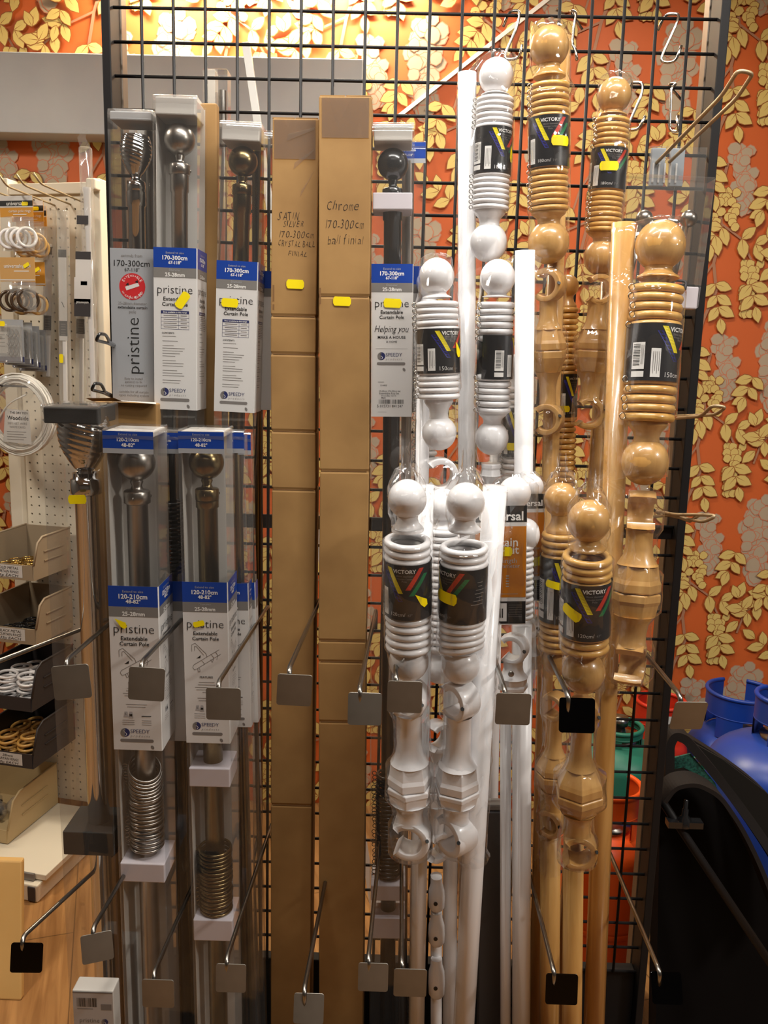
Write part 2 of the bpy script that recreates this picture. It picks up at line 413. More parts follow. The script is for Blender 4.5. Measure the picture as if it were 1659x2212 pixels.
mb.add([p+Vector((0, y, 0)) for y in (0, .0105) for p in q], [(0, 1, 2, 3), (7, 6, 5, 4), (0, 4, 5, 1), (1, 5, 6, 2), (2, 6, 7, 3), (3, 7, 4, 0)], mat('white trunking', srgb(240, 234, 226), .5))
tag(mb.build('trim_2'), kind='structure')
# ================================================================== display stand of wire grid
def stand():
    t = empty('display_stand', Vector((.42, .03, 0)), 'black wire grid display stand holding the curtain poles', 'display stand')
    off = T(-.42, -.03, 0)
    mb = MB(); x0, x1 = -.046, .897; zt_, zb_ = Z0+.25, Z0-33*.05
    for c in range(0, 18): mb.tube([(c*.05, 0, zb_), (c*.05, 0, zt_)], .0026, black_metal, 8, M=off)
    for r in range(-4, 34): mb.tube([(x0, .003, Z0-r*.05), (x1, .003, Z0-r*.05)], .0026, black_metal, 8, M=off)
    mb.build('wire_grid', t)
    for X in (-.0515, .9005):
        mb = MB(); mb.box((X-.007, -.016, .0), (X+.007, .034, 2.30), black_metal, off); mb.build('upright', t, .0015)
        s = .002 if X < 0 else -.002
        mb = MB(); mb.box((X-.007+s, .035, .0), (X+.007+s, .062, 2.30), post_back, off); mb.build('rear_upright', t, .0015)
    for r in (16.05, -2):
        MB().box((-.044, .0065, Z0-r*.05-.02), (.893, .026, Z0-r*.05), black_metal, off).build('crossbar', t, .001)
    MB().box((-.044, .007, .095), (.893, .03, Z0-33*.05-.003), black_metal, off).build('kick_panel', t, .001)
    MB().box((-.06, -.46, .0), (.909, .003, SHELF-.002), black_metal, off).build('base_shelf', t, .003)
stand()
# ================================================================== peg board unit at the left
GA = math.radians(12)
GX = Vector((math.cos(GA), -math.sin(GA), 0)); GY = Vector((math.sin(GA), math.cos(GA), 0))
GO = P(216, 700, 1.0); GO.z = 0
GM = Matrix((GX, GY, Vector((0, 0, 1)))).transposed().to_4x4(); GM.translation = GO
GMi = GM.inverted()
def gp(px, py, d=0):
    """local point of the unit on the plane d in front of its board"""
    r_ = ray(px, py); o_ = GO-GY*d; t = (o_-CAM).dot(GY)/r_.dot(GY); return GMi @ (CAM+r_*t)
def pegboard():
    t = empty('pegboard_unit', GM, 'cream pegboard display unit with white base behind the left end', 'display unit')
    xl, xr_ = gp(36, 700).x, gp(203, 700).x; ztop = gp(120, 420).z; zb_ = .076; p = .0254
    nx = int((xr_-xl)/p); nz = int((ztop-zb_)/p); mb = MB(); hr = .0032
    x0 = xl+((xr_-xl)-nx*p)/2
    mb.box((xl, .0005, zb_), (x0, .004, ztop), cream); mb.box((x0+nx*p, .0005, zb_), (xr_, .004, ztop), cream)
    mb.box((xl, .0005, zb_+nz*p), (xr_, .004, ztop), cream)
    for i in range(nx):
        for j in range(nz):
            cx, cz = x0+(i+.5)*p, zb_+(j+.5)*p; h = p/2
            sq = [(h, 0), (h, h), (0, h), (-h, h), (-h, 0), (-h, -h), (0, -h), (h, -h)]
            ci = [(hr*math.cos(k*PI/4), hr*math.sin(k*PI/4)) for k in range(8)]
            vs = [(cx+a, 0, cz+b) for a, b in sq]+[(cx+a, 0, cz+b) for a, b in ci]+[(cx+a, .006, cz+b) for a, b in ci]
            fs = [(k, (k+1) % 8, 8+(k+1) % 8, 8+k) for k in range(8)]+[(8+k, 8+(k+1) % 8, 16+(k+1) % 8, 16+k) for k in range(8)]
            mb.add(vs, fs, cream)
    mb.build('pegboard', t)
    MB().box((xl, .008, zb_), (xr_, .014, ztop), bin_dark).build('board_backing', t)
    MB().box((gp(-60, 410).x, -.012, gp(100, 421).z), (xr_+.003, .02, gp(100, 397).z), cream).build('top_rail', t, .002)
    for a, b in ((8, 35), (204, 229)):
        xa, xb = gp(a, 620).x, gp(b, 620).x
        MB().box((xa, -.018, .0), (xb, .03, gp(a, 388).z), cream).build('upright', t, .003)
    c = gp(217, 404); MB().box((c.x-.015, -.05, c.z-.016), (c.x+.014, -.02, c.z+.014), cream).build('end_cap', t, .005, 3)
    f0 = GMi @ PZ(82, 1951, 0); dF = -f0.y; xR = f0.x; xL = xR-.62
    MB().box((xL, -dF+.022, .053), (xR+.012, -.02, .070), cream).build('base_deck', t, .002)
    MB().box((xL, -dF, .0), (xR, -.03, .05), cream).build('base_plinth', t, .004)
    MB().box((xL, -dF+.014, .0515), (xR-.02, -dF+.021, .072), paper_grey).build('edge_strip', t, .001)
    MB().box((xR-.028, -dF-.004, .004), (xR-.006, -dF-.0005, .046), bin_dark).build('corner_cap', t, .002)
    # wire pegs
    for k, (px, py) in enumerate(((40, 433), (118, 444), (152, 442), (186, 440))):
        q = gp(px, py)
        mb = MB(); mb.tube(fillet([(0, .012, 0), (0, -.20, .012), (-.004, -.222, .034)], .02), .0026, tan_wire)
        w = empty('peg_hook', GM @ T(q.x, -.004, q.z), ['wire peg on the pegboard holding the amber headed ring packs', 'wire peg on the pegboard holding the left sleeve pole', 'wire peg on the pegboard holding the middle sleeve pole', 'wire peg on the pegboard holding the right sleeve pole'][k], 'hook', 'wire pegs at the top of the pegboard')
        mb.build('wire', w)
    return t
pegboard()
def bin_(px, py, w, dp, h, m, label, lip=.42, tagtext=None):
    q = gp(px, py, .022); x1 = q.x; x0 = x1-w; zt_ = q.z; h = min(h, zt_-.073); zb_ = zt_-h; th = .0035
    M = GM @ T(x1-w/2, -.022, zb_)
    t = empty('picking_bin', M, label, 'storage bin', 'picking bins on the pegboard')
    hw = w/2; f = -dp; zl = h*lip
    prof = [(0, 0), (0, h), (f*.72, h*.98), (f*.84, h*.86), (f*.95, zl), (f*.97, 0)]
    mb = MB()
    for s in (-1, 1):
        a, b = s*hw, s*(hw-th)
        vs = [(a, y, z) for y, z in prof]+[(b, y, z) for y, z in prof]; n = len(prof)
        mb.add(vs, [tuple(range(n)), tuple(range(2*n-1, n-1, -1))]+[(i, (i+1) % n, n+(i+1) % n, n+i) for i in range(n)], m)
        ribs = [(f*.2, f*.7, h*.62), (f*.2, f*.7, h*.40)]
        for ya, yb, z in ribs: mb.box((s*hw-(.0025 if s < 0 else -.0003), yb, z-.0015), (s*hw+(.0025 if s > 0 else -.0003), ya, z+.0015), m)
        # thick rim along the cut edge
        mb.tube([(s*(hw-.001), y, z) for y, z in prof[1:5]], .0032, m, 6)
    mb.box((-hw+th, -th, 0), (hw-th, 0, h), m); mb.box((-hw+th, f*.97, 0), (hw-th, -th, th), m); mb.box((-hw+th, f*.97, th), (hw-th, f*.97+th, zl), m)
    mb.build('bin_body', t)
    if tagtext:
        lb = MB(); z0, z1 = zl-.036, zl-.002; yy = f*.97-.0006; ua, ub = -hw+.01, hw-.034
        fn = lambda u, v: (u, yy, v)
        lb.add([fn(ua, z0), fn(ub, z0), fn(ub, z1), fn(ua, z1)], [(0, 1, 2, 3)], paper)
        for i, s in enumerate(tagtext): lb.text(s, (ua+ub)/2+.004, 0, min(.07, .0085*len(s)), pen, lambda u, v, i=i: (u, yy-.0004, z1-.008-i*.0105-v), 0, .2, height=.0075)
        lb.build('bin_label', t)
    return t, M, hw, f, zl
def heap(kind, label, m, M, hw, f, z0, n, R, r, group, seed):
    rd = random.Random(seed); first = None; K = []
    for i in range(n):
        nc = max(2, int((hw-.006)/R*.98)); nr = max(2, int((-f*.80-.01)/(2*R)*.98)); ly = i//(nc*nr); cx = (i % nc); cy = (i//nc) % nr; sx = (2*hw-.014)/nc; sy = (-f*.82)/nr; J = max(0, sx/2-R-.002)
        x = -hw+.007+sx*(cx+.5)+rd.uniform(-J, J); y = f*.90+sy*(cy+.5)+rd.uniform(-.003, .003); z = z0+r*2.2+ly*r*3.4+rd.uniform(0, r*.6)
        A = M @ T(x, y, z) @ Matrix.Rotation(rd.uniform(-.02, .16), 4, 'X') @ Matrix.Rotation(rd.uniform(-.12, .12), 4, 'Y')
        if first is None: first = MB().torus(R, r, m, None, 20, 8).build(kind); o = first
        else: o = dup(first)
        o.matrix_world = A; tag(o, label, 'ring', group)
gold = mat('polished gold metal', srgb(222, 188, 110), .15, 1)
T1 = bin_(151, 1139, .145, .185, .118, bin_beige, 'beige picking bin of gold rings, topmost on the pegboard', .36, ('GOLD METAL', 'CURTAIN RINGS', '35p EACH'))
heap('curtain_ring', 'small gold metal curtain ring heaped in the top beige bin', gold, T1[1], T1[2], T1[3], .004, 40, .017, .0018, 'gold rings in the bin', 1)
T2 = bin_(155, 1266, .145, .185, .125, bin_beige, 'beige picking bin of black rings, second from the top', .36, ('BLACK METAL', 'CURTAIN RINGS', '35p EACH'))
heap('curtain_ring', 'small black metal curtain ring in the second beige bin', black_pole, T2[1], T2[2], T2[3], .004, 30, .018, .0022, 'black rings in the bin', 2)
T3 = bin_(158, 1392, .145, .215, .13, bin_dark, 'charcoal picking bin of white rings, third from the top', .3)
heap('curtain_ring', 'white curtain ring piled in the upper charcoal bin', white_gloss, T3[1], T3[2], T3[3], .004, 34, .026, .0042, 'white rings in the bin', 3)
T4 = bin_(160, 1512, .145, .215, .125, bin_dark, 'charcoal picking bin of wooden rings, fourth from the top', .34, ('28mm', 'CURTAIN RINGS', '20p EACH'))
heap('curtain_ring', 'wooden curtain ring piled in the lower charcoal bin', wood_ring, T4[1], T4[2], T4[3], .004, 28, .026, .0045, 'wooden rings in the bin', 4)
T5 = bin_(122, 1648, .22, .25, .155, bin_cream, 'large cream picking bin above the white base deck', .3)
for k in range(3):   # small parcels in the bottom bin
    mb = MB(); rd = random.Random(k)
    for i in range(5): mb.lathe([(1e-5, 0), (.006, .0), (.006, .02), (1e-5, .02)], bin_dark, 8, T(rd.uniform(-.02, .02), rd.uniform(-.02, .02), .004+i*.006) @ RX(1.3) @ RY(rd.random()*3))
    o = empty('fittings_bag', T5[1] @ T(-.05+k*.045, -.1-.04*(k % 2), .005), 'clear bag of dark fittings in the large cream bin', 'bag', 'bags of fittings in the cream bin')
    mb.build('fittings', o)
    MB().lathe([(.02, 0), (.03, .01), (.032, .035), (.018, .05), (.008, .055)], bagm, 14).build('bag', o)
# ---- ring packs
def flatfn(y, sx=1): return lambda u, v: (u, y, -v)
def ring_pack(px, py, d, w, hh, hb, cardm, ringm, n, label, group, words, parts=True, white_top=False):
    q = gp(px, py, d); t = empty('ring_pack', GM @ T(q.x, -d, q.z), label, 'pack of rings', group)
    c = MB(); c.box((-w/2, 0, -hh), (w/2, .001, 0), cardm); fn = flatfn(-.0005); hw = w/2
    if white_top:
        c.rect(-hw, .012, hw, .026, ink, fn); c.rect(-hw, 0, hw, .012, paper, fn); c.rect(-hw, .026, hw, .029, paper, fn)
        c.text('universal', -.004, .019, w*.5, ink_white, flatfn(-.001), .01); c.text('curtain pole rings', .01, .038, w*.66, ink_white, flatfn(-.001)); c.rect(-.01, .046, .03, .0475, ink_white, flatfn(-.001))
    else:
        c.text('universal', -.015, .022, w*.45, ink_white, flatfn(-.001), .01); c.text('rings x4', .022, .022, w*.36, ink_white, flatfn(-.001)); c.rect(-.01, .034, .035, .036, ink_white, fn)
        c.rect(-hw, hh-.006, hw, hh-.003, paper, fn)
    c.build('header_card', t)
    b = MB(); vs = []; fs = []; N = 8; K = 7
    for s in (-1, 1):
        for i in range(N+1):
            for j in range(K+1):
                e = math.sin(PI*i/N)*math.sin(PI*min(1, j/K+.02))
                vs.append((-hw+w*i/N, s*.012*e+.0005, -hh+.002-hb*j/K))
    for s in (0, 1):
        o_ = s*(N+1)*(K+1)
        for i in range(N):
            for j in range(K): a = o_+i*(K+1)+j; fs.append((a, a+1, a+K+2, a+K+1))
    b.add(vs, fs, bagm, True); b.build('bag', t)
    if n:
        R = w*.24; ring = MB().torus(R, .0042, ringm, RX(PI/2), 22, 8).build('ring', t)
        for k in range(n):
            o = ring if k == 0 else dup(ring, t)
            o.location = (-w*.25+k*w*.5/max(1, n-1), .004*(k % 2), -hh-hb*.62+.004*(k % 2)); o.rotation_euler = (0, .0, .55+.1*k)
    sticker(t, flatfn(-.002), hw*.55, .020, .019, .0 if white_top else -.5)
    return t
brown_ring = mat('dark walnut ring', srgb(70, 52, 36), .3, 0, .3)
amber = mat('amber header card', srgb(200, 140, 46), .5); tanc = mat('tan header card', srgb(196, 152, 92), .5)
G1 = 'ring packs hanging on the pegboard'
ring_pack(34, 423, .15, .098, .053, .088, amber, white_gloss, 4, 'bag of white rings under a black and amber header card', G1, None, white_top=True)
ring_pack(58, 434, .11, .096, .053, .088, amber, wood_ring, 3, 'bag of wooden rings just behind the white ring pack', G1, None, white_top=True)
ring_pack(66, 445, .07, .094, .053, .09, amber, wood_ring, 3, 'rearmost bag with amber header, showing only its edge behind two others', G1, None, white_top=True)
ring_pack(36, 556, .15, .105, .062, .08, tanc, brown_ring, 4, 'bag of dark brown rings under a tan header card', G1, None)
ring_pack(60, 566, .10, .10, .062, .08, amber, wood_ring, 3, 'bag of pale rings behind the dark brown ring pack', G1, None)
hk = mat('grey curtain hook plastic', srgb(112, 108, 106), .35)
for k in range(4):
    px, py = ((18, 690), (38, 696), (54, 704), (68, 712))[k]
    q = gp(px, py, .15-.035*k); t = empty('hook_pack', GM @ T(q.x, -.15+.035*k, q.z) @ RZ(.15), ['front pack of grey hooks with a white card and yellow stickers', 'second pack of grey hooks behind the white carded one', 'third pack of grey hooks on the pegboard', 'rearmost pack of grey hooks on the pegboard'][k], 'pack of hooks', 'packs of curtain hooks on the pegboard')
    c = MB(); c.box((-.04, 0, -.115), (.04, .001, 0), silver_lab); c.rect(-.04, .098, .04, .112, ink_blue, flatfn(-.0006))
    if k == 0:
        c.rect(-.04, .012, -.004, .09, paper, flatfn(-.0006))
        for i in range(6): c.rect(-.034+.004*(i % 2), .02+.01*i, -.012, .0215+.01*i, ink_soft, flatfn(-.001))
    c.build('backing_card', t); h_ = MB()
    for i in range(9):
        x = -.0 + (i % 3)*.011; z = -.025-(i//3)*.024
        h_.tube([(x, -.004, z), (x+.004, -.006, z-.012), (x+.001, -.008, z-.02), (x-.003, -.008, z-.014)], .0016, hk, 6)
    h_.build('hooks', t); MB().box((-.038, -.014, -.113), (.038, -.0015, -.015), bagm).build('bag', t, .004, 3)
    if k < 2: sticker(t, flatfn(-.0155), -.015+.02*k, .012, .026)
    if k == 0: sticker(t, flatfn(-.0155), -.036, .034, .02)
# ---- coil of clothes line
def coil():
    q = gp(42, 895, .13); t = empty('clothes_line_coil', GM @ T(q.x, -.13, q.z), 'coiled white clothes line with a paper label, hanging on the pegboard', 'clothes line')
    c = MB(); rd = random.Random(5); rope = mat('white plastic cord', srgb(226, 222, 214), .35)
    pts = []
    for i in range(30*26):
        a = 2*PI*i/26; lay = (i/26); R = .084+.0026*(lay % 10)+.0016*math.sin(lay*2.1); pts.append((R*math.cos(a)*.98, -.006+.0032*(lay//10)*2-.004*math.sin(a*2+lay), R*math.sin(a)*1.02))
    c.tube(pts, .0026, rope, 6); c.tube(fillet([(.03, -.01, .055), (-.02, -.018, .03), (-.06, -.016, -.02), (-.085, -.014, -.065)], .03), .0024, rope, 6)
    c.build('cord', t)
    l = MB(); l.add([(-.043, -.016, -.075), (.045, -.016, -.08), (.042, -.016, .012), (-.032, -.016, .016)], [(0, 1, 2, 3)], paper); fn = flatfn(-.0166)
    l.text('THE DRY MEN', .01, -.005, .055, ink, fn); l.text('Woodside', .006, .009, .066, ink, fn, .01); l.text('50M NET WIRE', .004, .024, .06, ink_soft, fn); l.text('WHITE DRIED', .004, .034, .05, ink_soft, fn)
    for i in range(4): l.rect(-.03, .046+.007*i, .03-.008*(i % 2), .0475+.007*i, ink_soft, fn)
    l.build('paper_label', t)
    MB().lathe([(.02, 0), (.09, .006), (.105, .0)], bagm, 24, T(0, -.022, 0) @ RX(PI/2) , cap=False).build('bag', t)
    MB().tube([(-.02, .13, .07), (-.03, -.03, .078), (-.05, -.06, .09)], .003, bin_dark).build('hanger_hook', t)
coil()
# ---- slim poles in clear sleeves on the pegs
def sleeve_pole(pts, yb, w, d, label, lab, stickpos=None):
    (xa, ya), (xb, yb_) = pts
    a, b = GM @ gp(xa, ya, d), GM @ gp(xb, yb_, d)
    L = (a-b).length; z = (a-b).normalized(); y = GY; x = y.cross(z).normalized(); y = z.cross(x)
    M = Matrix((x, y, z)).transposed().to_4x4(); M.translation = b
    t = empty('sleeved_pole', M, label, 'curtain rail', 'slim sleeved rails on the pegboard')
    MB().box((-w*.22, -.004, .002), (w*.22, .004, L*.8), white_gloss).build('rail', t, .002)
    c = MB(); hw = w/2; fn = lambda u, v: (u, -.0062, L-v)
    z0, z1, zb0, zb1 = lab
    c.rect(-hw, z0, hw, z1, paper, fn); c.rect(-hw, z0-.02, hw, z0, ink, fn); c.rect(-hw, zb0, hw, zb1, ink, fn); c.rect(-hw, zb1, hw, zb1+.012, paper, fn)
    fn2 = lambda u, v: (u, -.0066, L-v)
    for i in range(5): c.rect(-hw*.6, zb0+.008+.007*i, hw*.6, zb0+.0095+.007*i, ink_soft, fn2)
    c.stripe((-hw*.3, z1-.05), (hw*.3, z1-.036), .002, ink, fn2, 1)
    c.build('printed_card', t)
    MB().box((-hw-.003, -.0075, 0), (hw+.003, .0075, L), bagm).build('clear_sleeve', t, .002)
    if stickpos: sticker(t, lambda u, v: (u, -.0085, L-v), stickpos[0], stickpos[1], .024, stickpos[2])
sleeve_pole(((108, 452), (104, 815)), 0, .024, .03, 'left white rail in a clear sleeve with a pale card', (.12, .285, .285, .325))
sleeve_pole(((136, 455), (142, 880)), 0, .024, .10, 'middle white rail in a clear sleeve with a light blue card', (.12, .285, .285, .325), (-.006, .385, 1.57))
sleeve_pole(((178, 455), (176, 880)), 0, .026, .05, 'right white rail in a clear sleeve with a sticker on its black band', (.14, .285, .285, .325), (0, .128, .7))
def net_pole():
    a, b = GM @ gp(206, 300, .12), GM @ gp(202, 860, .12); L = (a-b).length
    M = Matrix.Translation(b); t = empty('bagged_rod', M, 'long bagged white rod hanging beside the pegboard upright, black and white tag', 'curtain rod')
    MB().lathe([(.007, 0), (.007, L*.66), (.009, L*.67), (.009, L*.80), (.011, L*.81), (.011, L*.82)], white_gloss, 14).build('rod', t)
    c = MB(); fn = lambda u, v: (u-.004*v/.1, -.013, L-v)
    b_ = MB(); b_.rect(-.016, .19, .014, .212, bin_dark, fn); b_.build('printed_band', t); c.rect(-.019, .30, .021, .345, paper, fn)
    c.rect(-.019, .28, .021, .30, bin_dark, fn); c.rect(-.022, .345, .021, .41, paper, fn); c.rect(-.022, .40, .021, .445, bin_dark, fn); c.rect(-.005, .355, .012, .365, ink_soft, fn)
    c.text('universal', 0, .410, .032, ink_white, lambda u, v: (u-.004*v/.1, -.0134, L-v), .01, 0, None, PI); c.build('hang_tag', t)
    MB().box((-.015, -.0115, 0), (.015, .0115, L-.02), bagm).build('clear_bag', t, .004)
    mb = MB(); mb.add([(-.014, 0, L-.02), (.014, 0, L-.02), (.002, -.004, L+.004), (-.018, -.006, L+.002), (.004, -.012, L+.02), (.01, -.01, L+.016)], [(0, 1, 2, 3), (3, 2, 5, 4)], bagm); mb.build('torn_flap', t)
net_pole()
# ================================================================== behind the grid
def frame_between(a, b, yaw=0):
    z = (a-b).normalized(); y = Vector((0, 1, 0)); x = y.cross(z).normalized(); y = z.cross(x)
    M = Matrix((x, y, z)).transposed().to_4x4(); M.translation = b; return M @ RZ(yaw)
a = P(531, 92, .55); b = P(558, 275, .55); dd = (a-b).normalized(); b = b-dd*(b.z/dd.z)
t = empty('white_batten', frame_between(a, b), 'glossy white batten leaning upright behind the grid, in front of the grey beam', 'batten')
MB().box((-.0085, -.006, 0), (.0085, .006, (a-b).length), mat('bright white gloss', srgb(240, 238, 232), .25, 0, .6)).build('batten', t, .001)
a = P(463, 156, .16); b = P(478, 900, .16); b.z = 0; b.x = a.x; b.y = a.y
t = empty('boxed_pole', Matrix.Translation(b), 'slim clear boxed pole standing behind the grid, between the two left packs', 'curtain pole')
L = a.z
MB().box((-.016, -.014, 0), (.004, .014, L), mat('cream inner card', srgb(214, 204, 190), .6)).build('inner_card', t, .001)
c = MB()
for i, s in enumerate(('15-28', 'bay pole', 'silver')): c.text(s, 0, 0, .05, ink_white, lambda u, v, i=i: (-.006+v, -.0146, L-.09-.07*i+u))
c.build('side_print', t)
MB().lathe([(.007, 0), (.007, L-.03)], satin, 14, T(.014, 0, 0)).build('pole', t)
MB().box((-.018, -.016, 0), (.026, .016, L+.001), clear).build('clear_box', t, .001)
# tan board at the lower left corner
q = P(46, 1860, .36); pt, pb = P(47, 1860, .42), P(46, 2225, .24); dd = (pb-pt).normalized(); pb = pt+dd*(-pt.z/dd.z); nn = Vector((0, dd.z, -dd.y)).normalized()*.018*(-1 if dd.z > 0 else 1); lx = Vector((-.32, 0, 0))
mb = MB(); q = [pb+lx, pb, pt, pt+lx]; mb.add(q+[p+Vector((0, .018, 0)) for p in q], [(0, 1, 2, 3), (7, 6, 5, 4), (0, 4, 5, 1), (1, 5, 6, 2), (2, 6, 7, 3), (3, 7, 4, 0)], tan_board)
o = mb.build('flat_board', bevel=.004); tag(o, 'plain tan board leaning back at the lower left corner', 'board')
# ================================================================== gas bottles and curved frame on the right
def gas(px, py, Y, R, Rc, m, label, ch=.1, rot=0, cut=(.9, 2.2), marks=None):
    q = P(px, py, Y); zt_ = q.z; t = empty('gas_bottle', T(q.x, Y, 0) @ RZ(rot), label, 'gas bottle', 'gas bottles by the wall')
    zs = zt_-ch; b = MB(); prof = [(R*.80, 0), (R*.82, .02), (R*.9, .025), (R, .07), (R, zs-R*.55)]
    for i in range(1, 9): a = i/8*PI/2; prof.append((max(1e-5, R*math.cos(a)), zs-R*.55+R*.55*math.sin(a)))
    b.lathe(prof, m, 40); b.lathe([(R+.002, zs*.5), (R+.004, zs*.5+.006), (R+.002, zs*.5+.012)], m, 40, cap=False); b.build('body', t)
    c = MB(); n = 56; vs = []; fs = []; th = .004
    a0, a1 = cut
    for i in range(n+1):
        a = a1+(2*PI-(a1-a0))*i/n
        for rr in (Rc, Rc-th):
            for z in (zs-R*.13, zs+ch*.42, zt_): vs.append((rr*math.cos(a), rr*math.sin(a), z))
    for i in range(n):
        o_ = i*6; lo = (i % 19) < 8
        for k in (0, 1):
            if k == 0 and not lo: continue
            fs += [(o_+k, o_+6+k, o_+7+k, o_+1+k), (o_+3+k, o_+4+k, o_+10+k, o_+9+k)]
    c.add(vs, fs, m, True)
    ring = [(Rc*math.cos(a1+(2*PI-(a1-a0))*i/n), Rc*math.sin(a1+(2*PI-(a1-a0))*i/n)) for i in range(n+1)]
    c.tube([((Rc-.002)/Rc*x, (Rc-.002)/Rc*y, zt_) for x, y in ring], .006, m, 8); c.tube([((Rc-.002)/Rc*x, (Rc-.002)/Rc*y, zs+ch*.42) for x, y in ring], .003, m, 6)
    c.build('collar', t)
    v = MB(); v.lathe([(.05, zs-.006), (.052, zs+.004), (.02, zs+.008), (.014, zs+.03), (.022, zs+.034), (.022, zs+.055), (1e-5, zs+.058)], zinc, 20); v.build('valve', t)
    if marks == 'tag':
        g = MB(); y0 = -Rc-.0075; g.add([(-.03, y0, zs+.045), (.0, y0, zs+.085), (.026, y0, zs+.085), (.026, y0, zs+.005), (.006, y0, zs+.005)], [(0, 1, 2, 3, 4)], paper)
        for i in range(3): g.add([(-.002, y0-.0005, zs+.06-.016*i), (.02, y0-.0005, zs+.064-.016*i), (.02, y0-.0005, zs+.066-.016*i), (-.002, y0-.0005, zs+.062-.016*i)], [(0, 1, 2, 3)], ink_soft)
        g.build('warning_label', t)
    if marks == 'strip':
        g = MB(); g.box((-.035, -.012, zs+.012), (.02, -.0105, zs+.06), paper); g.box((-.01, -.0135, zs+.04), (.02, -.0125, zs+.05), org_cyl); g.build('valve_label', t)
    return t
gas(1602, 1492, .97, .14, .097, blue_cyl, 'blue gas bottle with an open collar, standing against the wall', .105, 0, (1.05, 1.75), 'strip')
gas(1700, 1505, .50, .165, .068, blue_cyl, 'large blue gas bottle with a dusty shoulder at the right edge', .10, 0, (1.2, 1.9))
gas(1428, 1514, .97, .085, .072, red_cyl, 'red gas bottle with a white warning tag, behind the right upright', .10, .0, (1.2, 1.9), 'tag')
gas(1338, 1568, .68, .115, .06, grn_cyl, 'green gas bottle seen through the grid below the red one', .03, 0, (1.2, 1.9))
gas(1318, 1695, .34, .10, .07, org_cyl, 'orange gas bottle low behind the grid, cut off by the wooden poles', .09, .5, (.2, 1.2))
gas(1496, 1655, .73, .085, .055, grn_cyl, 'green gas bottle partly covered by the dark curved frame', .04, 0, (1.2, 1.9))
def curved_frame():
    t = empty('curved_frame', Vector((P(1540, 1900, .1).x, .12, 0)), 'dark frame with curved flat bands at the lower right, beside the stand', 'frame')
    off = Matrix.Translation(-Vector(t.matrix_world.translation))
    def band(path, w, th, m, name):
        pts = [P(*p) for p in path]; pts = fillet(pts, .12, 6); mb = MB(); vs = []; fs = []
        for i, p in enumerate(pts):
            tt = (pts[min(i+1, len(pts)-1)]-pts[max(i-1, 0)]).normalized(); s = Vector((0, 1, 0)); n_ = tt.cross(s).normalized()
            for a, b in ((-1, -1), (1, -1), (1, 1), (-1, 1)): vs.append(p+s*(w/2*a)+n_*(th/2*b))
        N = len(pts)
        for i in range(N-1):
            for k in range(4): fs.append((i*4+k, i*4+(k+1) % 4, i*4+4+(k+1) % 4, i*4+4+k))
        fs += [(0, 1, 2, 3), (4*N-1, 4*N-2, 4*N-3, 4*N-4)]
        mb.add(vs, fs, m, False, off); return mb.build(name, t)
    band([(1440, 1760, .12), (1441, 1600, .12), (1452, 1580, .12), (1475, 1588, .12), (1560, 1690, .1), (1640, 1800, .06), (1740, 1960, .0)], .04, .017, blk_band, 'upper_band')
    band([(1480, 1590, .2), (1560, 1640, .2), (1640, 1700, .2), (1750, 1830, .2)], .03, .010, blk_band, 'rear_band')
    band([(1428, 1720, .04), (1450, 1688, .04), (1495, 1680, .04), (1545, 1705, .04), (1590, 1770, .03), (1630, 1850, .02), (1680, 1980, .0)], .05, .008, blk_band, 'lower_band')
    out = [(1426, 1722), (1450, 1692), (1495, 1684), (1543, 1709), (1588, 1774), (1628, 1854), (1678, 1990), (1730, 2120)]
    pts = [P(x, y, .09) for x, y in out]; x0, x1 = P(1405, 2200, .09).x, P(1740, 2200, .09).x
    pts += [Vector((x1, .09, .02)), Vector((x0+.02, .09, .02))]
    n = len(pts); mb = MB(); mb.add([p for p in pts]+[p+Vector((0, .05, 0)) for p in pts], [tuple(range(n)), tuple(range(2*n-1, n-1, -1))]+[(i, (i+1) % n, n+(i+1) % n, n+i) for i in range(n)], blk_fab, False, off)
    mb.build('side_panel', t)
    MB().tube([off @ P(1418, 1712, .05), off @ P(1470, 1790, .035), off @ P(1680, 2105, -.03)], .008, black_metal).build('rod', t)
    c = off @ P(1478, 1778, .03); mb = MB(); mb.box((c.x-.032, c.y-.01, c.z-.006), (c.x+.032, c.y+.01, c.z+.006), black_pole)
    mb.lathe([(.012, -.012), (.012, .004), (.006, .01), (.006, .022), (.004, .024), (.004, .04), (1e-5, .042)], black_pole, 12, Matrix.Translation(c+Vector((0, 0, .006)))); mb.build('clamp_bolt', t)
    for x in (x0, x1-.05): MB().box((x, .06, 0), (x+.04, .16, .02), black_metal, off).build('foot', t, .003)
    def sheet(px, y, th, m, name):
        pts = [P(a, b, y) for a, b in px]; n = len(pts); mb = MB()
        mb.add(pts+[p+Vector((0, th, 0)) for p in pts], [tuple(range(n)), tuple(range(2*n-1, n-1, -1))]+[(i, (i+1) % n, n+(i+1) % n, n+i) for i in range(n)], m, False, off); mb.build(name, t)
    sheet([(1474, 1592), (1562, 1690), (1642, 1800), (1745, 1960), (1755, 1838), (1650, 1708), (1560, 1640)], .165, .008, mat('dark canvas', (.016, .014, .012), .85, 0, 0, .15), 'canvas')
    gm = vary(mat('green woven mesh', srgb(28, 84, 70), .7), srgb(16, 56, 48), srgb(38, 100, 84), 260, (1, 1, 1), .3)
    sheet([(1444, 1640), (1492, 1628), (1545, 1692), (1552, 1712), (1500, 1690), (1444, 1690)], .175, .004, gm, 'woven_mesh')
curved_frame()
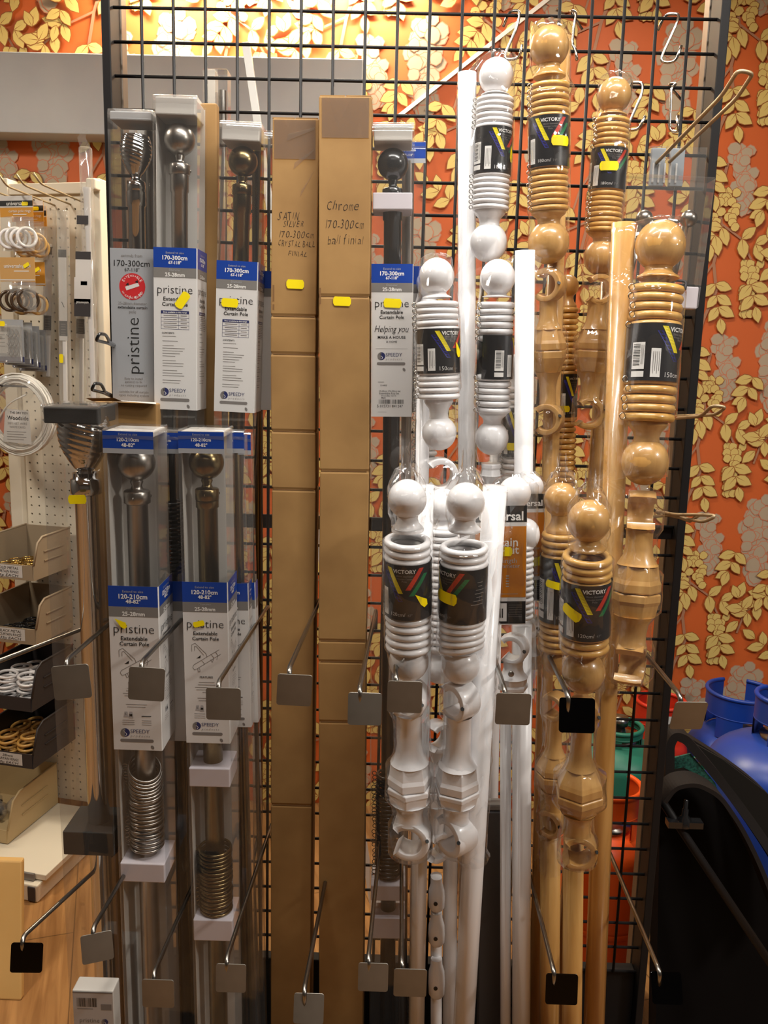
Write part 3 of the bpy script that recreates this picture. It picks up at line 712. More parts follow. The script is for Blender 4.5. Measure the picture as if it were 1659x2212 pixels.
# ================================================================== boxed metal curtain poles
def barcode(mb, u0, u1, v0, v1, fn, m=ink, seed=1, n=34):
    rd = random.Random(seed); x = u0
    while x < u1:
        w = (u1-u0)/n*rd.choice((.4, .7, 1.1)); mb.rect(x, v0, min(u1, x+w), v1, m, fn); x += w+(u1-u0)/n*rd.choice((.5, .8, 1.2))
def logo(mb, u, v, r, fn, fn2, col=ink_blue):
    n = 20; c = [(u+r*math.cos(2*PI*k/n), v+r*math.sin(2*PI*k/n)) for k in range(n)]
    mb.poly(c[:n//2+5][::-1] if False else c, col, fn)
    mb.poly([(u+r*math.cos(a), v+r*math.sin(a)) for a in [PI*.55+PI*k/10*.95 for k in range(11)]], ink_soft, fn2)
    s = [(u+r*.45*math.sin(t*2.6)*(-1)**0*.7, v+r*(-.8+1.6*(t+1.2)/2.4)) for t in [-1.2+2.4*k/8 for k in range(9)]]
    for (a, b), (c_, d) in zip(s, s[1:]): mb.add([fn2(a-r*.07, b), fn2(a+r*.07, b), fn2(c_+r*.07, d), fn2(c_-r*.07, d)], [(0, 1, 2, 3)], ink_white)
def rbar(mb, u0, u1, v, h, m, fn):
    r = h/2; pts = [(u0+r-r*math.sin(PI*k/8), v-r*math.cos(PI*k/8)) for k in range(9)]+[(u1-r+r*math.sin(PI*k/8), v+r*math.cos(PI*k/8)) for k in range(9)]
    mb.poly(pts, m, fn)
def art(mb, w, Hl, fn, style, size=('170-300cm', '67-118"'), side=False):
    """printed front of a box label, w wide and Hl tall; fn(layer) gives the mapping"""
    f1, f2, f3 = fn(1), fn(2), fn(3); k = Hl/(w*3.82); V = lambda v: v*w*k; hw = w/2
    mb.rect(-hw, 0, hw, Hl, paper, fn(0)); mb.rect(-hw, 0, hw, V(.465), paper_blue, f1); mb.rect(-hw, V(.465), hw, V(.69), paper_grey, f1)
    if style == 'plain': return
    mb.text('Extend to size', 0, V(.12), w*.42, silver_lab, f2); mb.text(size[0], 0, V(.235), w*.58, ink_white, f2, .025); mb.text(size[1], 0, V(.345), w*.30, ink_white, f2, .025)
    mb.text('Diameter', 0, V(.515), w*.27, silver_lab, f2); mb.text('25-28mm', 0, V(.625), w*.46, ink_white, f2, .025)
    mb.text('pristine', 0, V(.965), w*.82, ink, f2, -.012); mb.text('Extendable', 0, V(1.185), w*.54, ink, f2, .012); mb.text('Curtain Pole', 0, V(1.31), w*.60, ink, f2, .012)
    lv = 3.39
    if style == 'contents':
        a, b = -w*.33, w*.33; mb.rect(a, V(1.46), b, V(1.53), ink_blue, f1)
        mb.text('Sizes available in this range', 0, V(1.495), w*.56, ink_white, f2, .01)
        for v in (1.62, 1.71, 1.80, 1.89): mb.rect(a, V(v), b, V(v)+.0004, ink_blue, f1)
        for u in (a, w*.08, b-.0004): mb.rect(u, V(1.5), u+.0004, V(1.89), ink_blue, f1)
        for v in (1.575, 1.665, 1.755, 1.845): mb.rect(a+.004, V(v)-.0005, w*.04, V(v)+.0005, ink_soft, f1); mb.rect(w*.13, V(v)-.0005, w*.28, V(v)+.0005, ink_soft, f1)
        mb.text('CONTENTS', -w*.165, V(1.985), w*.29, ink, f2, .015)
        rd = random.Random(4); v = 2.06
        while v < 3.2:
            mb.rect(-w*.30, V(v), -w*.30+w*rd.uniform(.25, .55), V(v)+.0007, ink_soft, f1); v += .062 if rd.random() > .2 else .11
    elif style == 'features':
        lv = 3.40
        # line drawing of a pole on its bracket
        for pts in ([(-.32, 1.62), (-.32, 1.46), (-.24, 1.42), (.0, 1.66), (.02, 1.73)], [(-.26, 1.60), (-.26, 1.50), (-.22, 1.49), (-.05, 1.70)], [(-.28, 1.93), (.30, 1.56)], [(-.22, 2.03), (.34, 1.66)], [(-.28, 1.93), (-.31, 1.99), (-.27, 2.05), (-.22, 2.03)], [(-.1, 1.83), (-.04, 1.9), (-.06, 1.93)], [(.12, 1.68), (.18, 1.76), (.14, 1.86), (.1, 1.80)], [(.22, 1.62), (.27, 1.70), (.24, 1.80)], [(-.16, 2.0), (-.14, 2.08), (-.18, 2.1), (-.2, 2.02)]):
            for (a, b), (c, d) in zip(pts, pts[1:]):
                L = math.hypot(c-a, d-b); nx, ny = (b-d)/L*.005, (c-a)/L*.005
                mb.add([f1(w*(a+nx), V(b+ny)), f1(w*(c+nx), V(d+ny)), f1(w*(c-nx), V(d-ny)), f1(w*(a-nx), V(b-ny))], [(0, 1, 2, 3)], ink_soft)
        mb.add([f1(-.22*w, V(1.78)), f1(-.12*w, V(1.70)), f1(-.13*w, V(1.77))], [(0, 1, 2)], ink)
        mb.text('FEATURES', .0, V(2.22), w*.30, ink, f2, .015)
        for i, (v, l) in enumerate(((2.34, .36), (2.40, .40), (2.46, .54), (2.52, .48), (2.58, .2), (2.72, .44), (2.78, .38))): mb.rect(-w*l/2, V(v), w*l/2, V(v)+.0007, ink_soft, f1)
        mb.text('L', -w*.22, V(2.95), w*.025, ink, f2); mb.text('M', -w*.12, V(2.98), w*.055, ink, f2, .03)
        mb.poly([(w*x, V(y)) for x, y in ((-.27, 3.03), (-.25, 2.9), (-.19, 2.9), (-.17, 3.03))][::-1], silver_lab, f1); mb.poly([(w*x, V(y)) for x, y in ((-.17, 3.05), (-.15, 2.9), (-.09, 2.9), (-.07, 3.05))][::-1], silver_lab, f1)
        mb.rect(w*.1, V(2.99), w*.3, V(3.01), ink, f2)
        for v in (3.10, 3.15, 3.20): mb.rect(-w*.3, V(v), -w*.05, V(v)+.0006, ink_soft, f1); mb.rect(w*.1, V(v), w*.3, V(v)+.0006, ink_soft, f1)
    elif style == 'help':
        lv = 2.28
        mb.text('Helping you', 0, V(1.60), w*.84, ink, f2, -.005, .35, w*.16); mb.text('MAKE A HOUSE', 0, V(1.81), w*.68, ink, f2, .012); mb.text('A HOME', 0, V(1.92), w*.27, ink, f2)
        mb.rect(-w*.39, V(2.09), w*.39, V(2.095), ink_soft, f1)
        mb.rect(-w*.33, V(2.93), -w*.18, V(2.94), ink_soft, f1); mb.text('114455', -w*.19, V(3.02), w*.16, ink, f2)
        mb.text('25-28mm 170-300cm Set', -w*.04, V(3.165), w*.53, ink, f2); mb.text('Extendable Poly Set', -w*.05, V(3.225), w*.49, ink, f2); mb.text('Front Bar 12/15', -w*.06, V(3.285), w*.36, ink, f2); mb.text('Black', -w*.19, V(3.335), w*.11, ink, f2, .02)
        barcode(mb, -w*.31, w*.31, V(3.38), V(3.49), f1); mb.text('5 015731 841247', -w*.03, V(3.55), w*.64, ink, f2)
        mb.rect(-w*.33, V(3.70), -w*.12, V(3.705), ink_soft, f1)
    if side: return
    logo(mb, -w*.25, V(lv), w*.095, f1, f2); mb.text('SPEEDY', w*.06, V(lv-.035), w*.40, ink_blue, f2, -.005); mb.text('p r o d u c t s', w*.06, V(lv+.075), w*.40, ink_soft, f2, -.005, .2)
    rbar(mb, -w*.36, w*.34, V(lv+.19), V(.075), ink_soft, f1)
    n = 10; mb.poly([(w*.31+w*.035*math.cos(2*PI*k/n)*(1.0)+w*.012*math.sin(2*PI*k/n), V(lv+.34)+w*.045*math.sin(2*PI*k/n)) for k in range(n)], ink_soft, f1)
def ring_mb(R, r, m, eye=True, eye_m=None):
    mb = MB(); mb.torus(R, r, m, None, 28, 8)
    return mb
def ring_part(R, r, m, parent, eye=.0042, eye_m=None):
    o = ring_mb(R, r, m).build('curtain_ring', parent)
    if eye: MB().torus(eye, max(.0007, eye*.17), eye_m or steel_wire, T(-R-r-eye*.85, 0, 0) @ RX(PI/2), 14, 5).build('screw_eye', o)
    return o
def finial(kind, r, m, pr, ztop):
    """lathe profile hanging down from the finial's top to the pole"""
    mb = MB(); z = ztop
    if kind == 'ball':
        mb.ball((0, 0, z-r), r, m, 32, 20)
        zz = z-2*r
        mb.lathe([(r*.30, zz+r*.06), (r*.34, zz-r*.05), (r*.26, zz-r*.25), (r*.34, zz-r*.45), (r*.62, zz-r*.50), (r*.68, zz-r*.56), (r*.68, zz-r*1.15), (r*.60, zz-r*1.2), (pr, zz-r*1.22)], m, 32)
        for k in range(2): mb.tube([((r*.685)*math.cos(a), (r*.685)*math.sin(a), zz-r*.85) for a in (-PI/2-.02+k*2.2, -PI/2+.02+k*2.2)], .0028, m, 8)
        return mb, zz-r*1.2
    if kind == 'twist':   # trumpet of spiral ridges
        n = 96; K = 56; vs = []; fs = []; h = r*2.35
        for i in range(K+1):
            t = i/K; R = r*(.34+.66*math.sin(PI*(.02+.74*t))**.85)
            for k in range(n):
                a = 2*PI*k/n; rd = R*(1+.055*min(1, max(0, (t-.1)*5))*(abs(math.sin(3.5*a+t*30))**.6-.6))
                vs.append((rd*math.cos(a), rd*math.sin(a), z-h+h*t))
        for i in range(K):
            for k in range(n): fs.append((i*n+k, i*n+(k+1) % n, (i+1)*n+(k+1) % n, (i+1)*n+k))
        mb.add(vs, fs, m, True); mb.add(vs[-n:], [tuple(range(n))], m)
        zz = z-h; mb.lathe([(r*.36, zz+.001), (r*.28, zz-r*.15), (r*.42, zz-r*.35), (r*.60, zz-r*.42), (r*.60, zz-r*1.0), (r*.52, zz-r*1.05), (pr, zz-r*1.06)], m, 32)
        return mb, zz-r*1.05
def pack(name, label, fr, w, dp, top, m_pole, fin, fin_y, fin_r, pole_r, lab=None, style='contents', size=('170-300cm', '67-118"'), stick_=None, group='boxed extending curtain poles', inner=True, joint=None, foams=(), rings=None, topins=True, pole_off=0, foam_m=None, top_h=.026, side_art=True, toplab=False):
    """clear box with a pole inside; local origin on the front face's axis"""
    t = empty(name, fr.M, label, 'curtain pole', group)
    L = fr.z(top); hw = w/2; cy = dp/2
    # pole and finial
    po = T(pole_off, cy-.004, 0)
    zf = fr.z(fin_y)+fin_r if fin else L-.03
    if fin:
        mb, zp = finial(fin, fin_r, m_pole, pole_r, zf); mb2 = MB(); [mb2.add(mb.v, [f], mb.mats[mi], s, po) for f, mi, s in ()]
        mb2.v = [tuple(po @ Vector(v)) for v in mb.v]; mb2.f, mb2.m, mb2.s, mb2.mats = mb.f, mb.m, mb.s, mb.mats
        mb2.build('finial', t)
    else: zp = zf
    mb = MB(); zj = fr.z(joint) if joint else zp*.8
    mb.lathe([(pole_r, .004), (pole_r, zj), (pole_r*1.12, zj+.001), (pole_r*1.12, zp)], m_pole, 28, po); mb.build('pole', t)
    # folded inner card at the back and left
    if inner:
        mb = MB(); mb.box((-hw+.002, dp-.004, .01), (hw-.002, dp-.003, L-.004), insert); mb.box((-hw+.002, .012, .01), (-hw+.003, dp-.004, L-.004), insert); mb.build('inner_card', t)
    if topins: MB().box((-hw+.003, .003, L-top_h), (hw-.003, dp-.005, L-.003), foam_m or insert).build('top_insert', t, .002)
    for y0, y1 in foams:
        za, zb = fr.z(y1), fr.z(y0); mb = MB(); hb = hw-.002
        n = 20; R = pole_r+.0008
        mb.box((-hb, .002, za), (hb, dp-.006, zb), foam_m or foam); mb.build('foam_block', t, .0015)
    if rings:
        y0, y1, N, R, rr, tilt = rings; za, zb = fr.z(y1), fr.z(y0); r0 = None; rd = random.Random(N)
        proto = ring_part(R, rr, m_pole, t, .0036, m_pole); proto.location = (pole_off, cy-.004, za)
        for i in range(N):
            o = proto if i == 0 else dup(proto, t)
            q = i/(N-1); o.location = (pole_off+rd.uniform(-.0012, .0012), cy-.004, za+(zb-za)*q); o.rotation_euler = (rd.uniform(-.03, .03)+tilt*max(0, q-.55), rd.uniform(-.06, .06)+tilt*.4*max(0, q-.55), .3*math.sin(i*.4))
    MB().box((-hw, 0, .0), (hw, dp, L), clear).build('clear_box', t, .0025, 3)
    mb = MB(); vs = []; rr = .011 if foam_m is not foam_b else .004; K = 7
    for i in range(K+1):
        a = PI/2*i/K
        for x in (-hw+.001, -hw*.5, 0, hw*.5, hw-.001): e = 1-.25*(x/hw)**2; vs.append((x, -.0012+rr*e*(1-math.cos(a)), L-rr*1.3+rr*1.3*math.sin(a)+.0012*(1-(x/hw)**2)))
    mb.add(vs, [(i*5+k, i*5+k+1, i*5+k+6, i*5+k+5) for i in range(K) for k in range(4)], flapm, True); mb.build('folded_flap', t)
    if lab:
        y0, y1 = lab; z1, z0 = fr.z(y0), fr.z(y1); Hl = z1-z0
        mb = MB(); fn = lambda k: (lambda u, v: (u, -.0006-.00022*k, z1-v))
        if style == 'silver': silver(mb, w*.98, Hl, fn)
        else:
            art(mb, w*.985, Hl, fn, style, size)
            if side_art:
                fs_ = lambda k: (lambda u, v: (hw+.0006+.00022*k, .001+dp/2+u*.985, z1-v-.010*(u/dp+.5)*0))
                art(mb, dp*.97, Hl, fs_, style, size, True)
                mb.add([(hw*.985, -.0006, z1), (hw+.0006, .002, z1), (hw+.0006, .002, z0), (hw*.985, -.0006, z0)], [(0, 1, 2, 3)], paper)
        mb.build('printed_sleeve', t)
    if toplab:
        z1 = L-.003; mb = MB(); fn = lambda k: (lambda u, v: (u, -.0006-.00022*k, z1-v))
        mb.rect(-hw*.97, 0, hw*.97, .024, paper_blue, fn(0)); mb.text('Extend to size', 0, .004, w*.36, silver_lab, fn(1)); mb.text(size[0], 0, .0115, w*.42, ink_white, fn(1), .02); mb.text(size[1], 0, .019, w*.26, ink_white, fn(1), .02)
        mb.rect(-hw*.97, .024, hw*.97, .031, silver_lab, fn(0)); mb.build('top_label', t)
    if stick_:
        for (px, py, ww, ro, fo) in stick_:
            sticker(t, lambda u, v: (u, -.0022, v*-1), fr.off(px, py), -fr.z(py), ww, ro, fo)
    return t
def silver(mb, w, Hl, fn):
    f1, f2 = fn(1), fn(2); hw = w/2; k = Hl/2200; V = lambda z: (z+30)*k
    mb.rect(-hw, 0, hw, Hl, silver_lab, fn(0))
    for s, z, ww, b, c in (('extends from', 60, .48, 0, ink_soft), ('170-300cm', 160, .82, 0, ink), ('67-118"', 240, .34, 0, ink), ('25-28mm diameter', 672, .66, 0, ink_soft), ('extendable curtain', 724, .68, .01, ink), ('pole', 780, .16, 0, ink_soft), ('Easy to install', 1660, .42, 0, ink_soft), ('extend to fit', 1704, .40, 0, ink_soft), ('no cutting required', 1750, .6, 0, ink_soft), ('suitable for all curtain', 1836, .68, 0, ink_soft), ('types including eyelets', 1882, .7, 0, ink_soft), ('includes finials,', 1970, .46, 0, ink_soft), ('extendable pole, rings &', 2014, .7, 0, ink_soft), ('brackets with supports', 2058, .66, 0, ink_soft)):
        mb.text(s, 0, V(z), w*ww, c, f2, b)
    n = 28; r = w*.30; c = V(455)
    mb.poly([(r*math.cos(2*PI*i/n), c+r*math.sin(2*PI*i/n)) for i in range(n)], ink_red, f1)
    for word, rr, a0, st in (('EXTENDABLE', .80, -PI/2, 1), ('NO CUTTING REQUIRED', .84, PI/2, -1)):
        for i, ch in enumerate(word):
            if ch == ' ': continue
            a = a0+st*(i-(len(word)-1)/2)*(2.2/len(word)); mb.text(ch, r*rr*math.cos(a), c+r*rr*math.sin(a), r*.12 if ch != 'I' else r*.04, ink_white, f2, 0, 0, None, a+PI/2 if st > 0 else a-PI/2)
    mb.add([f2(-r*.55, c+r*.02), f2(r*.45, c-r*.30), f2(r*.55, c-r*.05), f2(-r*.45, c+r*.30)], [(0, 1, 2, 3)], paper)
    mb.add([f2(-r*.5, c-r*.12), f2(-r*.3, c-r*.3), f2(-r*.25, c-r*.05)], [(0, 1, 2)], ink); mb.add([f2(r*.2, c-r*.35), f2(r*.42, c-r*.5), f2(r*.46, c-r*.25)], [(0, 1, 2)], ink)
    mb.text('pristine', 0, V(1225), 730*k, ink, f2, -.012, 0, None, -PI/2)
def off_face(px_l, px_r, py, Y): return (P(px_r, py, Y)-P(px_l, py, Y)).length
# back row, left to right
Yb = -.092; dpb = .066
fr = Fr((280, 240, Yb), (290, 860, Yb))
pack('boxed_pole', 'boxed pole with chrome twisted finial and silver grey label, top left', fr, .0685, dpb, 234, chrome, 'twist', 320, .024, .0135, (537, 900), 'silver', joint=440, topins=True, inner=False, foam_m=grey_paint, top_h=.016)
fr = Fr((377, 215, Yb-.01), (379, 880, Yb-.01))
pack('boxed_pole', 'boxed pole with satin steel ball finial, tallest of the left group', fr, .0665, dpb, 203, satin, 'ball', 291, .0235, .0125, (535, 885), 'contents', stick_=[(395, 648, .027, -.95, False)], joint=408, top_h=.028)
fr = Fr((519, 270, Yb), (505, 890, Yb))
pack('boxed_pole', 'boxed pole with antique brass ball finial, right of the tallest left pack', fr, .0635, dpb, 260, brass, 'ball', 340, .0225, .0125, (564, 890), 'contents', stick_=[(497, 655, .026, 0.03, False)], joint=455, inner=False, top_h=.028)
fr = Fr((322, 245, -.026), (335, 860, -.026))
pack('boxed_pole', 'clear box showing as a narrow strip between the two top left packs', fr, .05, .020, 238, satin, None, 300, .02, .0085, None, topins=False)
fr = Fr((432, 225, -.026), (440, 860, -.026))
MBt = empty('boxed_pole', fr.M, 'brown card box edge showing right of the tallest left pack', 'curtain pole', 'boxed extending curtain poles')
MB().box((-.02, 0, 0), (.026, .02, fr.z(222)), card).build('carton', MBt, .002)
fr = Fr((556, 290, -.026), (556, 890, -.026))
pack('boxed_pole', 'clear box behind the antique brass pole, next to the plain cartons', fr, .05, .020, 280, brass, None, 352, .021, .0085, (585, 885), 'plain', topins=False, inner=False, side_art=False)
# black pole
fr = Fr((849, 275, -.105), (845, 890, -.105))
pack('boxed_pole', 'boxed black pole with a round black finial, right of the cartons', fr, .0635, .07, 263, black_pole, 'ball', 345, .0235, .0135, (570, 900), 'help', stick_=[(848, 655, .027, .05, False)], joint=470, inner=False, foams=((415, 452), (1915, 1948), (1985, 2030)), rings=(1690, 1905, 26, .020, .0024, 0), top_h=.026)
fr = Fr((882, 308, -.025), (878, 890, -.025))
pack('boxed_pole', 'clear box with a blue corner, just behind the boxed black pole', fr, .056, .023, 303, satin, None, 345, .02, .0085, (575, 890), 'plain', topins=False, inner=False, toplab=True)
# front row
fr = Fr((150, 885, -.25), (190, 1830, -.235))
q = pack('boxed_pole', 'large boxed pole with twisted chrome finial and black foam, far left front', fr, .083, .085, 876, chrome, 'twist', 945, .0365, .0165, None, joint=1030, inner=False, foam_m=foam_b, foams=((1800, 1850),), top_h=.026, pole_off=.005, stick_=[(168, 1078, .026, -.05, False)])
fr = Fr((276, 935, -.27), (298, 1615, -.255))
pack('boxed_pole', 'boxed pole with polished steel ball finial, front row, silver rings below', fr, .0725, .075, 927, satin, 'ball', 1005, .0275, .0150, (1266, 1620), 'features', ('120-210cm', '48-82"'), stick_=[(264, 1348, .024, .2, True)], joint=1095, foams=((1868, 1908),), rings=(1682, 1850, 21, .0245, .0021, 1.3), toplab=True, top_h=.012)
fr = Fr((434, 935, -.235), (450, 1615, -.225))
pack('boxed_pole', 'boxed pole with dark brass ball finial, front row, brass rings below', fr, .067, .07, 928, brass, 'ball', 1005, .0255, .0150, (1257, 1605), 'features', ('120-210cm', '48-82"'), stick_=[(430, 1347, .017, -.25, False)], joint=1105, foams=((1662, 1702), (1990, 2035)), rings=(1855, 1985, 17, .0245, .0023, 0), toplab=True, top_h=.012)
fr = Fr((485, 940, -.158), (503, 1590, -.15))
pack('boxed_pole', 'boxed pole just behind the dark brass one, showing a white edge', fr, .060, .03, 930, brass, None, 1000, .02, .011, (1260, 1570), 'features', ('120-210cm', '48-82"'), topins=False, inner=False, toplab=True)
fr = Fr((350, 940, -.188), (372, 1590, -.178))
pack('boxed_pole', 'boxed pole behind the steel ball pack, dark ring stack showing at its side', fr, .062, .05, 930, black_pole, None, 1000, .02, .012, (1255, 1600), 'plain', topins=False, inner=False, toplab=True, rings=(1090, 1240, 18, .0205, .002, 0), side_art=True)
fr = Fr((505, 940, -.119), (523, 1590, -.119))
pack('boxed_pole', 'boxed pole rearmost of the front brass group, nearest the cartons', fr, .054, .022, 935, brass, None, 1000, .02, .0085, (1258, 1560), 'plain', topins=False, inner=False, toplab=True)
# loop of silver rings above the stack
t = empty('ring_bundle', fr.M, 'tangled silver curtain rings above the stacked ones, in the front box', 'ring')
bpy.data.objects.remove(t)
# ------------------------------------------------------------------ plain cartons
def carton(fr, w, dp, top, label, lines, creases, stk, tilt=0, tapes=()):
    t = empty('carton', fr.M, label, 'cardboard box', 'tall plain cartons'); hw = w/2; L = fr.z(top)
    mb = MB(); zs = [0]+[fr.z(y) for y in creases[::-1]]+[L]; rd = random.Random(len(lines))
    # box built in storeys whose edges bow slightly, so the creases read
    prof = []
    for i, z in enumerate(zs):
        if 0 < i < len(zs)-1: prof += [(z-.004, 0), (z, .0012), (z+.004, 0)]
        else: prof.append((z, 0))
    vs = []; fs = []
    for z, e in prof:
        b = .0015*math.sin(z*9+len(lines))
        vs += [(-hw+e+b, e, z), (hw-e+b, e, z), (hw-e+b, dp-e, z), (-hw+e+b, dp-e, z)]
    n = len(prof)
    for i in range(n-1):
        for k in range(4): fs.append((i*4+k, i*4+(k+1) % 4, i*4+4+(k+1) % 4, i*4+4+k))
    fs += [(3, 2, 1, 0), (4*n-4, 4*n-3, 4*n-2, 4*n-1)]
    mb.add(vs, fs, card); mb.build('box_body', t, .0016)
    mb = MB(); mb.box((-hw+.001, .002, L+.0005), (-.001, dp-.002, L+.002), card); mb.box((.0005, .002, L+.0005), (hw-.001, dp-.002, L+.002), card); mb.build('top_flap', t)
    mb = MB()
    for y in creases: z = fr.z(y); mb.box((-hw+.0025, .0003, z-.0006), (hw-.0025, .0009, z+.0006), card_d)
    for x, y, hgt in tapes: z = fr.z(y); mb.box((x, -.0003, z-hgt), (x+.0025, -.0001, z+hgt), card_d)
    mb.build('crease', t)
    mb = MB()
    for s, px, py, ww, hh, ro in lines:
        n_ = len(s); wt = [.45 if c in 'iIl1- ' else 1 for c in s]; acc = 0; rj = random.Random(s)
        for c, q_ in zip(s, wt):
            x_ = (acc+q_/2)/sum(wt)-.5; acc += q_
            if c == ' ': continue
            mm = fr.m(py); mb.text(c, fr.off(px, py)+x_*ww*mm, -fr.z(py)+x_*ww*mm*ro+rj.uniform(-1.6, 1.6)*mm, ww*mm/sum(wt)*q_*rj.uniform(.68, .86)*(.8 if c in 'iIl1' else 1), pen, lambda u, v: (u, -.0004, -v), -.016, rj.uniform(.05, .4), hh*mm*rj.uniform(.85, 1.1), rj.uniform(-.1, .1)+ro)
    mb.build('handwriting', t)
    mb = MB(); zt_ = L-.002; mb.box((-hw+.004, -.0008, zt_-.055), (hw-.004, -.0003, zt_), tape)
    if top > 230:
        for i in range(3): mb.add([(-.01+.01*i, -.0012, zt_-.02-.04*i), (.03, -.0015, zt_-.01-.03*i), (.028, -.0015, zt_-.014-.03*i), (-.012+.01*i, -.0012, zt_-.03-.04*i)], [(0, 1, 2, 3)], tape)
    mb.build('clear_tape', t)
    sticker(t, lambda u, v: (u, -.0016, -v), fr.off(*stk), -fr.z(stk[1]), .027, .03)
    return t
fr = Fr((637, 300, -.098), (630, 1900, -.098))
carton(fr, .0695, .066, 256, 'plain carton with "satin silver" handwriting, taped top, left of the pair', (('SATIN', 623, 467, 48, 17, 0.02), ('SILVER', 634, 484, 46, 14, 0), ('170-300cm', 641, 507, 76, 16, 0), ('CRYSTAL BALL', 641, 527, 80, 13, .03), ('FINIAL', 643, 548, 42, 12, 0)), (683, 765, 932, 1058, 1740), (638, 614), 0, ((-.033, 634, .012), (-.033, 664, .004)))
fr = Fr((746, 260, -.118), (738, 1900, -.118))
carton(fr, .0765, .074, 208, 'taller plain carton with "Chrome" handwriting, right of the pair', (('Chrome', 741, 444, 70, 22, 0), ('170-300cm', 745, 485, 84, 20, .0), ('ball finial', 746, 518, 80, 20, .0)), (640, 1018, 1385, 1430, 1560), (739, 651), 0, ((-.038, 640, .012),))
# brown box behind the far left front pack
fr = Fr((272, 872, -.12), (285, 1500, -.12))
o = empty('carton', fr.M, 'open brown carton top between the far left pack and the steel ball pack', 'cardboard box')
L = fr.z(870); mb = MB(); w = .052
mb.box((-w, 0, 0), (w-.004, .025, L), card); mb.build('box_body', o, .002)
mb = MB(); mb.add([(-w, -.001, L+.001), (-.005, -.001, L+.002), (-.012, -.02, L+.008), (-w-.004, -.018, L+.006)], [(0, 1, 2, 3)], card); mb.add([(-.02, .004, L+.003), (w-.006, .002, L+.002), (w-.002, -.012, L+.0), (-.015, -.012, L+.004)], [(0, 1, 2, 3)], insert); mb.build('torn_flap', o)
# small end label at the bottom left
a = P(200, 2142, -.31); fr = Fr((200, 2145, -.31), (203, 2212, -.31))
o = empty('boxed_pole', fr.M, 'short pack with a barcode end label at the bottom left', 'curtain pole'); L = fr.z(2140)
MB().box((-.031, 0, 0), (.031, .03, L), insert).build('carton', o, .002)
mb = MB(); fn = lambda k: (lambda u, v: (u, -.0006-.0002*k, L-v)); mb.rect(-.03, .002, .03, .16, silver_lab, fn(0)); mb.rect(-.03, .002, .03, .004, ink_soft, fn(1)); barcode(mb, -.024, .006, .012, .027, fn(1)); mb.rect(-.024, .03, 0, .0308, ink_soft, fn(1)); mb.rect(.012, .022, .028, .032, ink_soft, fn(1)); mb.text('pristine', -.006, .050, .03, ink_soft, fn(1)); logo(mb, .017, .052, .005, fn(1), fn(2)); mb.build('end_label', o)
# ================================================================== shrink-wrapped wooden curtain pole kits
def bracket_mb(m, zc, zs, ro, rb, yaw, stem, screw=True, zplate=None):
    """one pole bracket: C-shaped cup centred at zc, stem, and a six-sided foot whose flat is at zs"""
    mb = MB(); R = RZ(yaw); s = 1 if zc > zs else -1
    n = 22; L = ro*1.2; ri = ro*.66; a0, a1 = PI-.8, PI+.8      # opening faces -x
    prof = []
    for i in range(n+1):
        a = a1+(2*PI-(a1-a0))*i/n; prof.append((math.cos(a), math.sin(a)))
    vs = []; fs = []
    for c, d in prof:
        for r, y in ((ri, -L/2), (ro*.97, -L/2), (ro*1.02, -L*.3), (ro*1.02, L*.3), (ro*.97, L/2), (ri, L/2)): vs.append((r*c, y, zc+r*d))
    for i in range(n):
        for k in range(6): fs.append((i*6+k, i*6+(k+1) % 6, i*6+6+(k+1) % 6, i*6+6+k))
    fs += [tuple(range(6)), tuple(range(6*n+5, 6*n-1, -1))]
    mb.add(vs, fs, m, True, R)
    if screw: mb.lathe([(.0028, 0), (.0028, .001)], ink, 10, R @ T(ro*.72, -L*.38, zc-s*ro*.1) @ RY(PI/2*.55) @ RX(PI/2*.4) @ T(0, 0, ro*.30))
    z0 = zc-s*ro*.93; D = abs(z0-zs); h = min(D*.36, rb*.9)
    pr = [(rb*.96, zs+s*.0006), (rb, zs+s*.002), (rb, zs+s*h*.42), (rb*.93, zs+s*h*.62), (stem*1.55, zs+s*h*1.25), (stem*1.12, zs+s*h*1.7), (stem, zs+s*h*2.2), (stem, z0), (stem*1.1, z0+s*ro*.12)]
    mb.lathe(pr[:5], m, 6, R, False, PI/6, True); mb.lathe(pr[4:], m, 20, R, True, 0, False)
    mb.lathe([(pr[4][0]*.98, pr[4][1]), (pr[4][0]*.7, pr[4][1])], m, 20, R, True, 0, False)
    return mb
